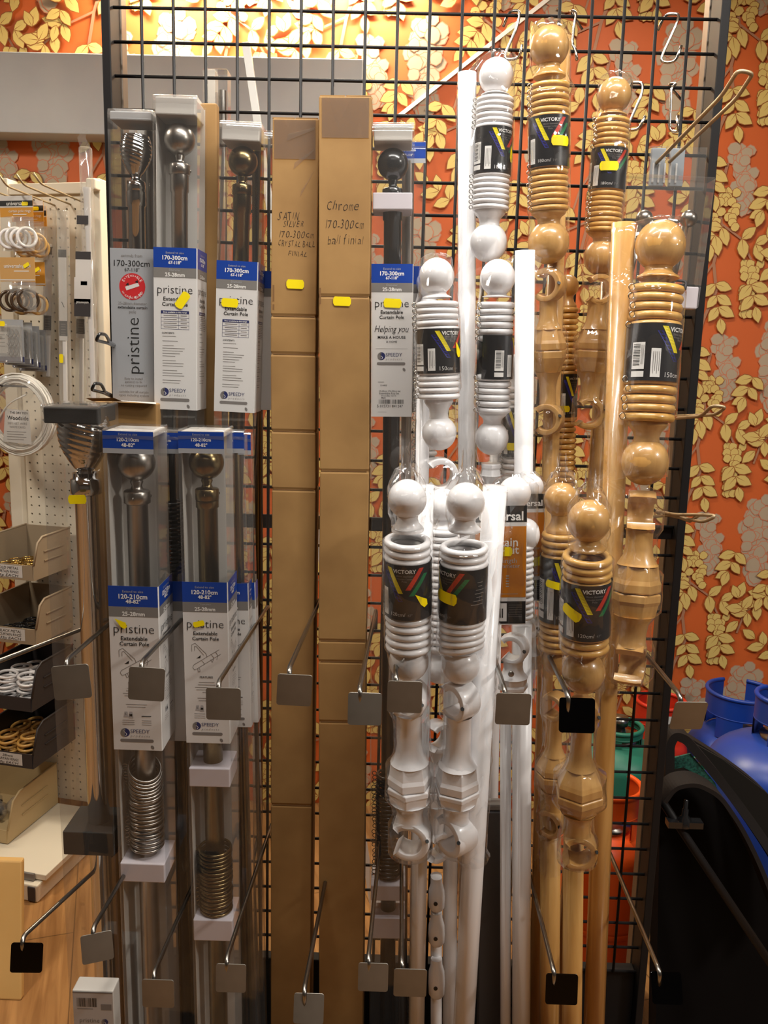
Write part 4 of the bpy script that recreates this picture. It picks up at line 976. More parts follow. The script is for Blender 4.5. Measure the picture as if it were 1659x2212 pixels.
def vict(mb, R, x0, z0, z1, ph, text, full=True, back=False):
    """black wrap-round label with the crossed stripes; z0 bottom, z1 top, ph the bearing of its middle"""
    Hl = z1-z0
    def fn(k): return lambda u, v: (x0+(R+.0004+.00018*k)*math.sin(u/R+ph), -(R+.0004+.00018*k)*math.cos(u/R+ph), z1-v)
    h = Hl/2.22      # label unit
    mb.rect(-2.6*R, 0, 2.6*R, Hl, lab_black, fn(0), 44)
    q = R
    mb.stripe((-.86*q, h*.30), (-.16*q, h*1.45), .20*q, st_blu, fn(1)); mb.stripe((-.68*q, h*.12), (-.16*q, h*1.12), .21*q, st_yel, fn(2))
    mb.stripe((.93*q, h*.36), (.28*q, h*1.22), .20*q, st_grn, fn(1)); mb.stripe((.72*q, h*.12), (.14*q, h*.98), .21*q, st_red, fn(2))
    mb.text('VICTORY', 0, h*.24, .96*q, ink_white, fn(3), .02); mb.text('28mm diameter', 0, h*.42, .72*q, ink_soft, fn(3)); mb.text('Wooden Curtain', 0, h*.53, .66*q, ink_soft, fn(3)); mb.text('Pole', 0, h*.63, .2*q, ink_soft, fn(3))
    mb.text(text[0], -.28*q, h*1.98, .62*q, ink_white, fn(3), -.012); mb.text(text[1], .22*q, h*2.0, .2*q, ink_soft, fn(3))
    mb.rect(-1.12*q, h*.98, -.78*q, h*2.08, ink_white, fn(2), 4)
    for i in range(4): mb.rect(-1.05*q+.07*q*i, h*1.1, -1.03*q+.07*q*i, h*(1.95-.1*(i % 2)), ink_soft, fn(3))
    mb.rect(-1.85*q, h*.75, -1.35*q, h*1.78, ink_white, fn(2), 6); mb.rect(-1.85*q, h*1.86, -1.35*q, h*2.08, ink_white, fn(2), 6)
    for i in range(14): mb.rect(-1.80*q, h*(.82+.06*i), -1.52*q, h*(.82+.06*i+(.018, .034, .026)[i % 3]), ink, fn(3), 3)
    for i in range(3): mb.rect(-1.48*q+.04*q*i, h*.85, -1.465*q+.04*q*i, h*1.6, ink_soft, fn(3))
    for i, (a, b) in enumerate(((1.36, 1.62), (1.4, 1.6), (1.3, 1.7), (1.25, 1.7), (1.32, 1.66), (1.2, 1.7), (1.1, 1.7))): mb.rect(a*q, h*(.5+.15*i), b*q, h*(.53+.15*i), ink_soft, fn(3), 2)
def hull_wrap(circ, n=40, seed=0, amp=.0012):
    """film drawn round stacked cross sections; circ(z) -> list of (x, y, r)"""
    def sect(cs):
        pts = []
        for x, y, r in cs:
            for k in range(18): a = 2*PI*k/18; pts.append((x+r*math.cos(a), y+r*math.sin(a)))
        pts = sorted(set(pts))
        def half(ps):
            o = []
            for p in ps:
                while len(o) > 1 and (o[-1][0]-o[-2][0])*(p[1]-o[-2][1])-(o[-1][1]-o[-2][1])*(p[0]-o[-2][0]) <= 0: o.pop()
                o.append(p)
            return o
        h = half(pts)[:-1]+half(pts[::-1])[:-1]
        cx = sum(p[0] for p in h)/len(h); cy = sum(p[1] for p in h)/len(h); out = []
        for k in range(n):
            a = 2*PI*k/n; dx, dy = math.cos(a), math.sin(a); best = 0
            for (ax, ay), (bx, by) in zip(h, h[1:]+h[:1]):
                ex, ey = bx-ax, by-ay; den = dx*ey-dy*ex
                if abs(den) < 1e-12: continue
                t = ((ax-cx)*ey-(ay-cy)*ex)/den; u = ((ax-cx)*dy-(ay-cy)*dx)/den
                if t > 0 and -1e-6 <= u <= 1+1e-6: best = max(best, t)
            out.append((cx, cy, best, dx, dy))
        return out
    return sect
def kit(label, A, B, Y, m, mr, ball1, rings, lab, R, ball2=None, br=(), poles=(), ph=0, text=('120cm/', '47"'), stk=(), wrapped=True, pitch=11.0, tilt=0, eyes=True, eye_az=-1.9, group=None, name='curtain_pole_kit', Rl=None, ringR=None, flange=None, wrap_bottom=None, bag_top=.03, neck1=None):
    fr = Fr((A[0], A[1], Y[0]), (B[0], B[1], Y[1])); t = empty(name, fr.M, label, 'curtain pole kit', group)
    # circles for the wrap: (z0, z1, x, y, r)
    segs = []
    def ball(py, rpx, up, flz):
        r = rpx*fr.m(py); z = fr.z(py); mb = MB(); mb.ball((0, 0, z), r, m, 30, 18, 1.03)
        s = -1 if up else 1       # neck towards the rings
        z2 = fr.z(flz); z1 = z+s*r*.86; D = z2-z1
        mb.lathe([(r*.56, z1), (r*.53, z1+D*.22), (r*.60, z1+D*.5), (r*.80, z1+D*.78), (r*.84, z1+D*.86), (r*.84, z2)], m, 30)
        mb.build('finial', t); segs.append((z-r*.9, z+r*.9, 0, 0, r*.93)); segs.append((min(z1, z2), max(z1, z2), 0, 0, r*.80))
        return z+r, z-r
    zt_, _ = ball(ball1[0], ball1[1], True, rings[0]-(neck1 or 0))
    # rings
    y0, y1 = rings; N = max(2, int(round((y1-y0)/pitch))); Rm = R*fr.m((lab[0]+lab[1])/2 if lab else (y0+y1)/2)
    za, zb = fr.z(y0), fr.z(y1); dz = (za-zb)/N; rr = dz*.5
    proto = ring_part(Rm-rr, rr, mr, t, dz*.36 if eyes else 0); first = True
    for i in range(N):
        z = za-dz*(i+.5); tl = 0
        if lab and fr.z(lab[1])+dz*.6 < z < fr.z(lab[0])-dz*.6: continue
        o = proto if first else dup(proto, t); first = False
        q = i/(N-1)
        tl = tilt*max(0, 1-3*abs(q-(0 if tilt > 0 else 1))) if tilt else 0
        o.location = (random.uniform(-.0006, .0006), random.uniform(-.0006, .0006), z); o.rotation_euler = (random.uniform(-.02, .02)+tl*.8, random.uniform(-.02, .02)+tl*.35, random.uniform(-.12, .12)-PI/2-eye_az)
    segs.append((zb, za, 0, 0, Rm))
    # the sleeve holding the rings
    if lab:
        mb = MB(); vict(mb, Rm*1.008, 0, fr.z(lab[1]), fr.z(lab[0]), ph, text); mb.build('paper_band', t)
        h = (fr.z(lab[0])-fr.z(lab[1]))/2.22; z1 = fr.z(lab[0])
        for (px, py, ww, ro, fo) in stk:
            # bearing from the offset
            off = max(-.96, min(.96, fr.off(px, py)/Rm)); az = math.asin(off)
            sticker(t, lambda u, v: ((Rm*1.01+.0022)*math.sin(u/Rm), -(Rm*1.01+.0022)*math.cos(u/Rm), -v), az*Rm, -fr.z(py), ww, ro, fo)
    if ball2: ball(ball2[0], ball2[1], False, rings[1])
    for b in br:      # (cup y, seam y, cup radius px, foot half width px, yaw, x px shift)
        yc, ys, rc, rb, yaw = b[:5]; mm = fr.m(yc); ro = rc*mm
        mb = bracket_mb(m, fr.z(yc), fr.z(ys), ro, rb*mm, yaw, ro*(b[5] if len(b) > 5 else .52))
        mb.build('pole_bracket', t, .0012); z_, zs_ = fr.z(yc), fr.z(ys)
        segs.append((min(z_-ro, zs_), max(z_+ro, zs_), 0, 0, ro*.75)); segs.append((z_-ro*.9, z_+ro*.9, 0, 0, ro*.98)); segs.append((min(zs_, zs_+(z_-zs_)*.25), max(zs_, zs_+(z_-zs_)*.25), 0, 0, rb*mm))
    for k, (a, b, rp) in enumerate(poles):
        pa, pb = fr.loc(P(*a)), fr.loc(P(*b)); rm = rp*depth(P(a[0], a[1]+60, a[2]))/FPX
        d = (pa-pb).normalized(); bt = pa-d*(pa.z/d.z); bt = bt+d*.001
        mb = MB(); mb.tube([bt, pa], rm, m, 24); mb.build('pole', t)
        mid = (pa+bt)/2; L = pa.z
        for i in range(24): za_, zb_ = L*i/24, L*(i+1)/24; p_ = bt+(pa-bt)*((i+.5)/24); segs.append((za_, zb_, p_.x, p_.y, rm))
    if wrapped:
        zw0 = fr.z(wrap_bottom) if wrap_bottom else .02; top = zt_+.004
        sect = hull_wrap(None); n = 40; lv = []; NZ = 64
        def circ(z):
            return [(x, y, r+.0016) for a, b, x, y, r in segs if a-1e-4 <= z <= b+1e-4] or [(0, 0, .02)]
        zs = [zw0+(top-.004-zw0)*i/NZ for i in range(NZ+1)]
        raw = [sect(circ(z)) for z in zs]
        vs = []; fs = []; sd = random.uniform(0, 50)
        for i, z in enumerate(zs):
            for k in range(n):
                # pull the film gently across hollows
                w_ = 0; acc = 0
                for di, g in ((-2, .55), (-1, .8), (0, 1), (1, .8), (2, .55)):
                    j = min(NZ, max(0, i+di)); acc += raw[j][k][2]*g; w_ += g
                cx, cy, b, dx, dy = raw[i][k]; r = max(b, acc/w_)
                r += .0012*(1+noise.noise(Vector((k*.42, z*26, sd))))*.8
                vs.append((cx+dx*r, cy+dy*r, z))
        kk = min(1, bag_top/.02)      # gathered top
        for e, (sc, up) in enumerate(((.72, .012), (.34, .020), (.30, .020+bag_top))):
            for k in range(n):
                cx, cy, b, dx, dy = raw[-1][k]; r = b*sc*(1+.25*kk*math.sin(k*1.7+e)); vs.append((cx+dx*r, cy+dy*r, top+up*kk*(.7+.3*math.sin(k*.9+sd))))
        rows = NZ+4
        for i in range(rows-1):
            for k in range(n): fs.append((i*n+k, i*n+(k+1) % n, (i+1)*n+(k+1) % n, (i+1)*n+k))
        mb = MB(); mb.add(vs, fs, wrap, True); mb.build('shrink_wrap', t)
    return t, fr
GW, GN = 'white wrapped curtain pole kits', 'natural wood wrapped curtain pole kits'
WR = white_gloss
# --- white kits
kit('tallest white wrapped pole kit, its pole showing on the left', (1072, 165), (1055, 525), (-.10, -.10), WR, WR, (165, 37), (213, 456), (281, 380), 41, (524, 40), (), (((1009, 158, -.075), (1008, 1020, -.075), 20),), .62, ('180cm', '/71"'), ((1099, 342, .026, .9, True),), pitch=11.5, group=GW, bag_top=.006, eye_az=-1.75, neck1=6)
kit('white wrapped kit with a 150cm band, ball finial just right of the black boxed pole', (943, 597), (950, 1010), (-.155, -.155), WR, WR, (597, 38), (652, 862), (711, 806), 47, (935, 37), ((1026, 1130, 38, 40, .1),), (((917, 660, -.135), (912, 1020, -.135), 15),), .62, ('150cm', '/59"'), ((985, 760, .026, .75, True),), pitch=13.5, group=GW, bag_top=.004, neck1=8)
kit('white wrapped kit with screw eyes in a row down its ring stack, mid height', (1075, 600), (1060, 1010), (-.135, -.125), WR, WR, (600, 38), (652, 892), (724, 818), 39, (946, 36), ((1085, 1000, 26, 23, 0, .6),), (((1134, 541, -.165), (1131, 1000, -.150), 21.5),), 1.75, ('150cm', '/59"'), (), pitch=14, group=GW, bag_top=.004, eye_az=-2.05, neck1=10)
kit('white kit half hidden behind the 150cm one, ring edge at its left', (927, 615), (920, 1000), (-.045, -.045), WR, WR, (612, 28), (660, 1010), None, 24, None, (), (), 0, ('150cm', '/59"'), (), pitch=13, group=GW, bag_top=.004, wrapped=False)
kit('white kit with a black band behind the mid height white pole, mostly hidden', (1118, 790), (1112, 1000), (-.05, -.05), WR, WR, (790, 25), (835, 1050), (880, 985), 30, None, (), (((1075, 900, -.03), (1055, 2100, -.05), 16),), .1, ('120cm/', '47"'), ((1108, 962, .024, 0, False),), pitch=13, group=GW, bag_top=.004, wrapped=False)
kit('white wrapped kit with a 120cm band, leftmost of the two in front', (880, 1079), (886, 1800), (-.335, -.29), WR, WR, (1078, 42), (1162, 1402), (1206, 1322), 51, (1428, 43), ((1508, 1693, 42, 50, -.35, .66), (1805, 1693, 46, 50, -.2, .62)), (((919, 1048, -.27), (905, 1950, -.25), 18),), -.16, ('120cm/', '47"'), ((910, 1283, .027, .35, True),), pitch=15.5, group=GW, tilt=.12, eyes=False, wrap_bottom=1860, bag_top=.022, neck1=16)
kit('white wrapped kit with a 120cm band, right of the pair in front, rings tilted', (1006, 1085), (984, 1800), (-.335, -.29), WR, WR, (1085, 42), (1176, 1404), (1216, 1330), 52, (1436, 41), ((1512, 1700, 42, 50, -.9, .66), (1800, 1700, 45, 50, -.9, .62)), (((1069, 1050, -.30), (1014, 2000, -.28), 26),), -.85, ('120cm/', '47"'), ((963, 1277, .032, .10, False),), pitch=15.5, group=GW, tilt=-.30, eyes=False, wrap_bottom=1860, bag_top=.022, neck1=30)
kit('white kit behind the front pair, visible only in the gap between them', (957, 1092), (943, 1700), (-.205, -.205), WR, WR, (1092, 36), (1140, 1400), None, 36, (1440, 36), ((1590, 1700, 34, 33, .6), (1825, 1700, 34, 33, .6)), (((976, 1060, -.20), (972, 2000, -.20), 17),), 0, ('120cm/', '47"'), (), pitch=14, group=GW, eyes=False, wrapped=False)
def knuckles():
    fr = Fr((943, 1900, -.235), (943, 2150, -.235)); t = empty('white_bracket_pack', T(*(fr.o)), 'stack of spare white pole brackets between the front white poles, near the bottom', 'brackets')
    M = t.matrix_world.inverted() @ fr.M
    for y, y2 in ((1920, 1963), (1995, 2038), (2095, 2150)):
        mb = MB(); r = 17*fr.m(y); a, b = fr.z(y2), fr.z(y)
        mb.lathe([(r*.8, a), (r, a+.004), (r*1.05, (a+b)/2), (r, b-.002), (r*.75, b+.010), (r*.7, b+.02)], WR, 20, M); mb.lathe([(.0032, 0), (.0032, .001)], ink, 10, M @ T(-.002, -r*1.03, (a+b)/2) @ RX(PI/2)); mb.build('bracket', t)
    MB().lathe([(.009, .002), (.009, fr.z(1900))], WR, 16, M @ T(0, .012, 0)).build('rod', t)
knuckles()
fr = Fr((1060, 1750, -.13), (1057, 2100, -.13)); t = empty('boxed_pole', fr.M, 'dark grey boxed pole standing low behind the white poles', 'curtain pole'); L = fr.z(1745)
MB().box((-.02, -.015, 0), (.02, .015, L), mat('dark grey carton', srgb(66, 64, 66), .5)).build('carton', t, .002); MB().box((-.017, -.012, L+.0003), (.017, .012, L+.012), mat('grey end cap', srgb(120, 116, 114), .5)).build('end_cap', t, .003)
# --- kits with flat amber cards
def uni_kit(A, B, Y, label, cw, yc, ballpy, rbp, rx, ringsy, Rp, poles, words, stk=None, m=WR, gold_txt=True, bl=True):
    fr = Fr((A[0], A[1], Y), (B[0], B[1], Y)); t = empty('curtain_pole_kit', fr.M, label, 'curtain pole kit', 'pole kits with amber cards')
    r = rbp*fr.m(ballpy); z = fr.z(ballpy); mb = MB(); mb.ball((0, 0, z), r, m, 28, 16); mb.lathe([(r*.55, z-r*.85), (r*.5, z-r*1.2), (r*.8, z-r*1.6), (r*.8, z-r*1.8)], m, 24); mb.build('finial', t)
    if bl:
        z2 = fr.z(ballpy+92); x2 = fr.off(rx, ballpy+92)*.6; mb = MB(); mb.ball((x2, .004, z2), r*.85, m, 28, 16, 1.2); mb.build('finial', t)
    xr_ = fr.off(rx, ringsy[0]); Rm = Rp*fr.m(ringsy[0]); za, zb = fr.z(ringsy[0]), fr.z(ringsy[1]); N = 13; dz = (za-zb)/N; pr = ring_part(Rm-dz*.46, dz*.46, m, t, 0)
    for i in range(N):
        o = pr if i == 0 else dup(pr, t); o.location = (xr_-Rm, .004, za-dz*(i+.5))
    z1, z0 = fr.z(yc[0]), fr.z(yc[1]); x1 = fr.off(cw[1], yc[0]); x0 = fr.off(cw[0], yc[0]); w = x1-x0; yf = -max(r, Rm)-.002; Hl = z1-z0
    mb = MB(); fn = lambda k: (lambda u, v: (x1-w/2+u, yf-.0002*k, z1-v)); hw = w/2
    mb.rect(-hw, 0, hw, Hl, paper, fn(0)); mb.rect(-hw, 0, hw, Hl*.135, ink, fn(1)); mb.rect(-hw, Hl*.17, hw-.0006, Hl*.765, orange_lab, fn(1)); mb.rect(-hw, Hl*.80, hw-.0006, Hl*.99, ink, fn(1))
    mb.text('universal', 0, Hl*.085, w*.86, ink_white, fn(2), .02)
    for s, v, ww in (('curtain', .30, .66), ('pole kit', .365, .70)): mb.text(s, 0, Hl*v, w*ww, ink_white, fn(2), .012)
    mb.text('1.2m length', 0, Hl*.455, w*.62, silver_lab, fn(2)); mb.text('28mm diameter', -.0, Hl*.50, w*.74, silver_lab, fn(2))
    for i in range(5): mb.rect(w*.1, Hl*(.58+.022*i), w*.16, Hl*(.588+.022*i), silver_lab, fn(2))
    mb.rect(-w*.34, Hl*.735, w*.34, Hl*.739, silver_lab, fn(2)); mb.rect(-w*.42, Hl*.815, w*.12, Hl*.97, paper, fn(2)); barcode(mb, -w*.38, w*.08, Hl*.86, Hl*.94, fn(3), seed=2, n=14)
    for i in range(6): mb.rect(w*.16, Hl*(.83+.02*i), w*.42, Hl*(.833+.02*i), ink_soft, fn(2))
    mb.build('printed_card', t)
    if stk: sticker(t, fn(4), fr.off(stk[0], stk[1])-x1+w/2, z1-fr.z(stk[1]), .026, stk[2])
    for (a, b, rp) in poles:
        pa, pb = fr.loc(P(*a)), fr.loc(P(*b)); rm = rp*depth(P(*a))/FPX; d = (pa-pb).normalized(); bt = pa-d*(pa.z/d.z)+d*.001; MB().tube([bt, pa], rm, m, 22).build('pole', t)
    # bagged fittings under the rings
    zc, zd = fr.z(yc[1]+20), fr.z(yc[1]+165); mb = bracket_mb(m, fr.z(yc[1]+62), fr.z(yc[1]+150), r*.95, r*1.0, -.4, r*.62); mb.lathe([(.0045, 0), (.0045, .0012), (.002, .002)], zinc, 12, T(-r*.25, -r*.9, (zc+zd)/2-.01) @ RX(PI/2)); mb.build('fittings', t, .004)
    segs = []; vs = []; fs = []; n = 28; NZ = 40; zt_ = z+r+.004; zb_ = zd-.01; sd = random.random()*40
    for i in range(NZ+1):
        zz = zb_+(zt_-zb_)*i/NZ; sc = 1 if i < NZ-1 else (.8 if i == NZ-1 else .4)
        for k in range(n):
            a = 2*PI*k/n; e = .0014*noise.noise(Vector((k*.5, zz*30, sd))); vs.append(((x0+x1)/2*.35+xr_*.25+(w*.47+e)*math.cos(a)*sc, .002+(abs(yf)+.004+e)*math.sin(a)*sc, zz))
    for i in range(NZ):
        for k in range(n): fs.append((i*n+k, i*n+(k+1) % n, (i+1)*n+(k+1) % n, (i+1)*n+k))
    mb = MB(); mb.add(vs, fs, wrap, True); mb.build('shrink_wrap', t)
uni_kit((1112, 1062), (1108, 1500), -.245, 'white kit with an amber printed card, behind the right white pole', (1024, 1133), (1086, 1338), 1064, 35, 1155, (1176, 1338), 30, (((1128, 1350, -.215), (1126, 2150, -.21), 21), ((1092, 1500, -.20), (1092, 2150, -.20), 12)), None, (1082, 1183, 0))
uni_kit((1146, 1075), (1141, 1500), -.185, 'white kit with an amber card further back, a strip of it showing beside the first', (1098, 1172), (1062, 1290), 1052, 28, 1150, (1180, 1300), 24, (((1150, 1090, -.165), (1140, 1500, -.165), 11),), None, (1160, 1205, -.2), bl=False)
# --- natural wood kits
WM, WN = wood_ring, wood
kit('tallest natural wood kit, ball finial above all others', (1187, 102), (1183, 905), (-.135, -.115), WN, WM, (101, 42), (181, 458), (256, 365), 43, (524, 44), ((616, 757, 36, 40, -.55), (905, 757, 34, 40, -.4)), (((1213, 80, -.085), (1163, 2000, -.13), 19),), -.10, ('180cm/', '71"'), ((1203, 313, .027, .03, False),), pitch=13, group=GN, wrap_bottom=1060, bag_top=.004, neck1=14)
kit('natural wood kit with a 180cm band, rightmost of the two tall ones', (1327, 206), (1270, 900), (-.085, -.085), WN, WM, (206, 36), (258, 504), (325, 413), 38, (556, 37), ((626, 757, 33, 42, 0, .6), (893, 757, 34, 42, 0, .6)), (((1322, 500, -.05), (1262, 1400, -.06), 17),), .05, ('180cm/', '71"'), ((1307, 367, .026, 0, False),), pitch=11, group=GN, wrap_bottom=1060, bag_top=.004, neck1=8)
kit('natural wood kit showing a narrow ring stack between the two tall wood kits', (1226, 618), (1218, 1050), (-.032, -.032), WN, WM, (618, 24), (664, 1075), (808, 900), 25, None, (), (), .6, ('150cm', '/59"'), ((1212, 882, .02, 0, False),), pitch=12, group=GN, wrapped=False)
kit('big natural wood kit with a 150cm band and pole on its left, far right', (1426, 531), (1362, 1432), (-.185, -.235), WN, WM, (531, 53), (616, 912), (704, 826), 57, (997, 50), ((1106, 1278, 46, 53, 1.35, .62), (1432, 1278, 46, 53, 1.15, .62)), (((1347, 482, -.165), (1291, 2000, -.20), 25),), .80, ('150cm', '/59"'), (), pitch=20, group=GN, wrap_bottom=1520, bag_top=.002, eye_az=-1.95, neck1=14, tilt=.05)
kit('natural wood kit with a 120cm band, front of the wooden group', (1272, 1126), (1247, 1835), (-.335, -.29), WN, WM, (1126, 46), (1196, 1404), (1248, 1366), 53, (1452, 46), ((1540, 1708, 36, 54, -.1, .62), (1832, 1708, 41, 54, -.1, .62)), (((1240, 1700, -.255), (1236, 2150, -.25), 22),), .12, ('120cm/', '47"'), ((1228, 1308, .029, .5, False),), pitch=16, group=GN, tilt=.10, eyes=False, wrap_bottom=1890, bag_top=.02, neck1=10)
kit('natural wood kit with a 120cm band, half hidden behind the front wooden one', (1212, 1082), (1192, 1800), (-.228, -.205), WN, WM, (1080, 37), (1148, 1404), (1198, 1336), 40, (1426, 32), ((1525, 1668, 30, 38, -.7), (1775, 1668, 32, 38, -.7)), (((1190, 1700, -.19), (1187, 2150, -.19), 22),), .35, ('120cm/', '47"'), ((1190, 1252, .022, .2, False),), pitch=14.5, group=GN, eyes=False, wrap_bottom=1890, bag_top=.02)
# ================================================================== pegs, hooks
def peg(px, py, wpx, X0=None, z_drop=0, label='', Yp=-.375, tilt=0, yaw=0, roll=0, wm=None, seen=True):
    c = P(px, py, Yp); w = wpx*depth(c)/FPX/2; top = c+Vector((0, 0, w+.001))
    t = empty('peg_hook', Matrix.Translation((c.x, -.003, top.z+.004)), label, 'display peg', 'steel display pegs on the grid'); Mi = t.matrix_world.inverted()
    xr_ = c.x-w*.35 if c.x < .42 else c.x-w*.55; x0 = xr_+.012 if c.x < .42 else xr_
    if X0 is not None and X0 < .03: x0 = X0
    mb = MB(); mb.tube([Mi @ Vector(p) for p in fillet([(x0, -.0075, top.z-.03), (x0, -.0075, top.z+.006), (xr_, Yp+.012, top.z+.003), (xr_+.001, Yp+.0025, top.z-.001), (xr_+.001, Yp+.0025, c.z)], .014)], .0033, zinc, 10); mb.build('rod', t)
    mb = MB(); n = 6; r = w*.16; pts = []
    for sx, sz, a0 in ((1, 1, 0), (-1, 1, PI/2), (-1, -1, PI), (1, -1, 1.5*PI)):
        for k in range(n+1): a = a0+PI/2*k/n; pts.append((sx*(w-r)+r*math.cos(a), sz*(w*.97-r)+r*math.sin(a)))
    N = len(pts); M = Mi @ Matrix.Translation((c.x, Yp, c.z)) @ RX(tilt) @ RZ(yaw) @ RY(roll)
    mb.add([(a, -.0016, b) for a, b in pts]+[(a, 0, b) for a, b in pts], [tuple(range(N)), tuple(range(2*N-1, N-1, -1))]+[(i, (i+1) % N, N+(i+1) % N, N+i) for i in range(N)], wm or plate_m, False, M); mb.build('end_plate', t, .0003, 1)
dark_or_shaded_plate = mat('dark polished or shaded plate', (.02, .02, .022), .12, 1)  # for black plates; also paints the shade on the lower right peg's plate
XC = lambda c: c*.05
for a in ((155, 1473, 78, None, 'peg with a tilted plate over the far left large pack', .0, .1, -.08), (317, 1477, 76, None, 'peg with its plate over the steel ball pack label', .0, .05, .06), (483, 1520, 74, XC(4.9), 'peg with its plate at the right edge of the dark brass pack label', .0, 0, 0), (636, 1490, 74, XC(5.8), 'peg with its plate over the left plain carton, rod passing between the cartons', .08, .05, .05), (788, 1531, 72, XC(7.2), 'peg with a dark plate at the right edge of the taller carton', -.1, 0, 0), (874, 1505, 74, XC(8.1), 'peg with its plate over the front left white kit', .05, 0, 0), (1108, 1531, 74, XC(11.2), 'peg with its plate below the amber card kit', .05, 0, 0), (1246, 1545, 76, XC(12.6), 'peg with a nearly black plate over the front wooden kit', -.22, 0, 0), (1487, 1545, 72, XC(16.6), 'peg with a pale grey plate right of the stand upright, before the red bottle', .25, .1, .05)):
    px, py, w, x0, lb, ti, yw, ro = a; peg(px, py, w, x0, 0, lb, -.375, ti, yw, ro, dark_or_shaded_plate if 'black' in lb else plate_m)
for a in ((58, 2068, 66, .012, 'lowest left peg, its dark plate over the bare floor', -.15, .1, .03), (210, 2046, 64, XC(2.0), 'lower peg with a slanting plate left of the steel ball pack', -.15, .3, -.1), (342, 2145, 68, XC(3.7), 'lower peg with its plate below the silver ring stack', .0, 0, 0), (499, 2112, 64, XC(5.5), 'lower peg with its plate right of the brass ring foam', -.1, 0, 0), (667, 2178, 64, XC(6.6), 'lower peg in front of both cartons', -.25, 0, 0), (806, 2110, 64, XC(7.6), 'lower peg with its plate at the carton corner', -.1, 0, 0), (886, 2122, 70, XC(8.4), 'lower peg with its plate over the bottom of the white poles', .05, 0, 0), (1213, 2136, 68, XC(12.4), 'lower peg with a black plate over the wooden poles', -.15, 0, 0), (1440, 2134, 64, XC(15.4), 'lower right peg whose plate is in deep shade', -.5, 0, 0)):
    px, py, w, x0, lb, ti, yw, ro = a; peg(px, py, w, x0, 0, lb, -.375, ti, yw, ro, dark_or_shaded_plate if 'black' in lb or 'shade' in lb or 'dark' in lb else plate_m)
peg(-60, 1500, 72, .005, 0, 'peg whose rod crosses the white ring bin at the left, its plate past the frame', -.375)
# black loop hooks clipped to the left upright
for k, (px, py) in enumerate(((222, 733), (212, 840))):
    a = P(px+26, py+14, -.05); t = empty('loop_hook', Matrix.Translation(a), ['upper black wire loop hook sticking out left of the silver labelled pack', 'lower black wire loop hook sticking out left of the silver labelled pack'][k], 'hook', 'black loop hooks at the left upright'); Mi = t.matrix_world.inverted()
    q = [P(px-14, py+2, -.30), P(px-8, py-12, -.30), P(px+6, py-11, -.28), P(px+12, py, -.26)]
    pts = [P(px+30, py+18, -.004), P(px+10, py+8, -.24), q[0], q[1], q[2], q[3], P(px+14, py+6, -.22), P(px+32, py+15, -.004)]
    MB().tube([Mi @ p for p in fillet(pts, .012)], .0022, black_pole, 8).build('wire', t)
# S hooks on the grid
def shook(top, mid_, tip, back, label):
    pts = [P(*back, .012), P(*top[0], .008), P(*top[1], -.006), P(*mid_, -.012), P(*tip[0], -.012), P(*tip[1], -.02), P(*tip[2], -.024)]
    c = pts[2]; t = empty('s_hook', Matrix.Translation(c), label, 'hook', 'steel S hooks on the grid'); Mi = t.matrix_world.inverted()
    MB().tube([Mi @ p for p in fillet(pts, .02, 6)], .0022, steel_wire, 8).build('wire', t)
shook(((1100, 24), (1124, 22)), (1118, 55), ((1086, 130), (1122, 126), (1128, 96)), (1087, 58), 'steel S hook just left of the tallest wood finial')
shook(((1230, 22), (1246, 26)), (1240, 52), ((1236, 96), (1244, 108), (1246, 130)), (1258, 64), 'steel S hook just right of the tallest wood finial')
shook(((1437, 30), (1468, 30)), (1462, 50), ((1424, 134), (1458, 136), (1472, 98)), (1421, 66), 'steel S hook at the top right, second wire down')
shook(((1362, 178), (1390, 178)), (1386, 205), ((1352, 282), (1380, 280), (1394, 250)), (1362, 205), 'steel S hook right of the second tall wood finial')
shook(((1442, 182), (1462, 180)), (1450, 190), ((1446, 282), (1466, 286), (1462, 250)), (1474, 218), 'steel S hook nearest the long wire hook on the right')
def whook(pts, pts2, r, label, m=tan_wire, holder=None):
    P_ = [P(*p) for p in pts]; t = empty('wire_hook', Matrix.Translation(P_[0]), label, 'hook'); Mi = t.matrix_world.inverted()
    MB().tube([Mi @ p for p in fillet(P_, .018)], r, m, 8).build('wire', t)
    if pts2: MB().tube([Mi @ P(*p) for p in pts2], r, m, 8).build('wire', t)
    if holder:
        mb = MB()
        for dx in (-.012, .018):
            c = Mi @ P(1436, 372, -.004); mb.box((c.x+dx-.012, c.y-.006, c.z-.022), (c.x+dx+.010, c.y+.003, c.z+.035), mat('grey plastic clip', srgb(150, 156, 162), .35))
        for k in range(5): mb.box((c.x-.022+.009*k, c.y-.009, c.z-.018), (c.x-.019+.009*k, c.y-.006, c.z+.012), paper)
        mb.build('clip', t, .001)
        MB().box((c.x-.03, c.y-.012, c.z-.03), (c.x+.06, c.y-.010, c.z+.036), clear).build('ticket_holder', t)
whook(((1418, 352, -.012), (1560, 206, -.20), (1594, 152, -.26), (1627, 158, -.26), (1592, 212, -.20), (1446, 350, -.012)), None, .0028, 'long double wire hook reaching up to the right of the stand', tan_wire, True)
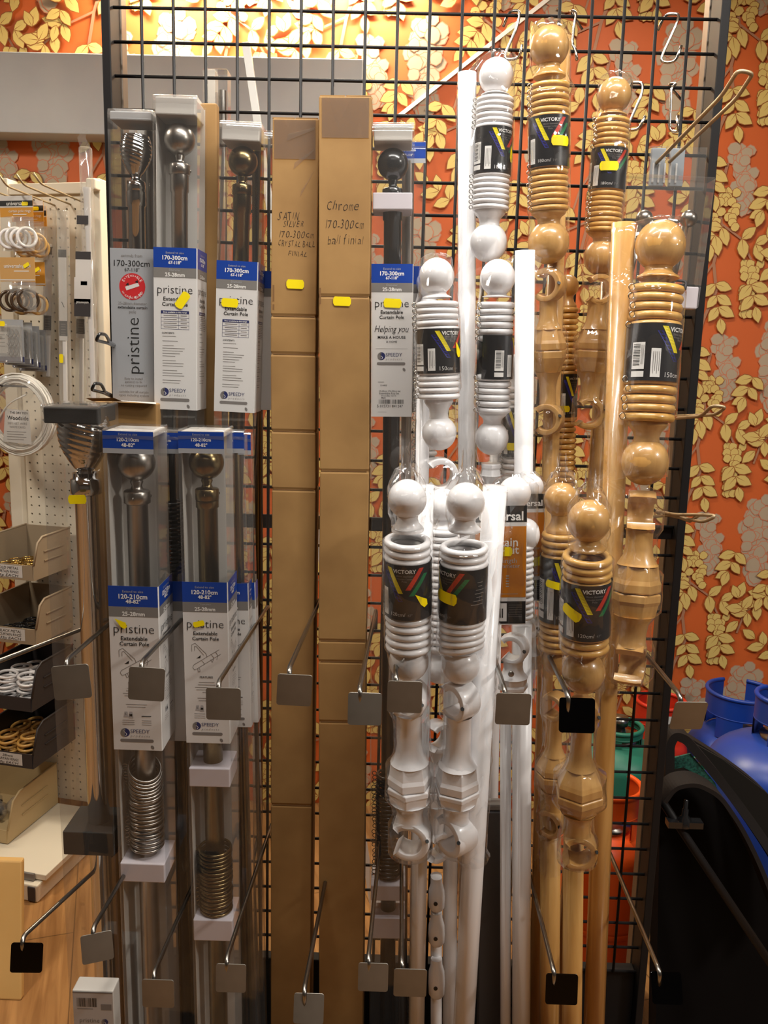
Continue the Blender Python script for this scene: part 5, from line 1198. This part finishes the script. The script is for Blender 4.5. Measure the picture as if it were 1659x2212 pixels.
whook(((1440, 905, -.01), (1516, 899, -.16), (1538, 876, -.19), (1569, 879, -.20), (1546, 896, -.17), (1460, 899, -.01)), None, .0026, 'short looped wire hook across the right upright at mid height', tan_wire)
whook(((1412, 1103, -.01), (1460, 1112, -.12), (1512, 1112, -.18), (1549, 1114, -.22), (1520, 1128, -.2), (1420, 1108, -.01)), ((1414, 1116, -.008), (1452, 1112, -.1), (1490, 1126, -.15), (1512, 1112, -.18)), .0026, 'lower looped wire hook beside the right upright, bent wires', tan_wire)
# clear pack with the small steel ball rods
def rodpack():
    fr = Fr((1446, 400, -.045), (1420, 660, -.045), zbase=P(1430, 664, -.045).z); t = empty('rod_pack', fr.M, 'clear flat pack of thin rods with small steel balls, behind the big wood kit', 'curtain rod pack')
    L = fr.z(384); z0 = 0; xl0, xr0 = fr.off(1352, 390), fr.off(1536, 390); xl1, xr1 = fr.off(1330, 660), fr.off(1500, 660)
    mb = MB(); vs = []
    for z, a, b in ((0, xl1, xr1), (L, xl0, xr0)): vs += [(a, -.02, z), (b, -.02, z), (b, .02, z), (a, .02, z)]
    mb.add(vs, [(0, 1, 5, 4), (1, 2, 6, 5), (2, 3, 7, 6), (3, 0, 4, 7), (0, 3, 2, 1), (4, 5, 6, 7)], clear); mb.build('clear_pack', t, .002)
    for px, py in ((1488, 470), (1392, 474)):
        x, z, r = fr.off(px, py), fr.z(py), 18*fr.m(py); mb = MB(); mb.ball((x, 0, z), r, satin, 24, 14); mb.tube([(x-.0045, 0, z-r*.9), (x-.006-.02*(z/L), 0, .01)], .0055, satin, 12); mb.build('rod', t)
    x, z = fr.off(1486, 640), fr.z(640); MB().box((x-.014, -.012, z-.018), (x+.012, .012, z+.016), foam).build('foam_block', t, .002)
    c = fr.loc(P(1466, 607, -.06)); mb = MB(); mb.tube(fillet([(c.x-.03, c.y, c.z+.002), (c.x+.012, c.y, c.z), (c.x+.008, c.y-.01, c.z-.014)], .006), .0022, bin_dark); mb.build('hook', t)
rodpack()
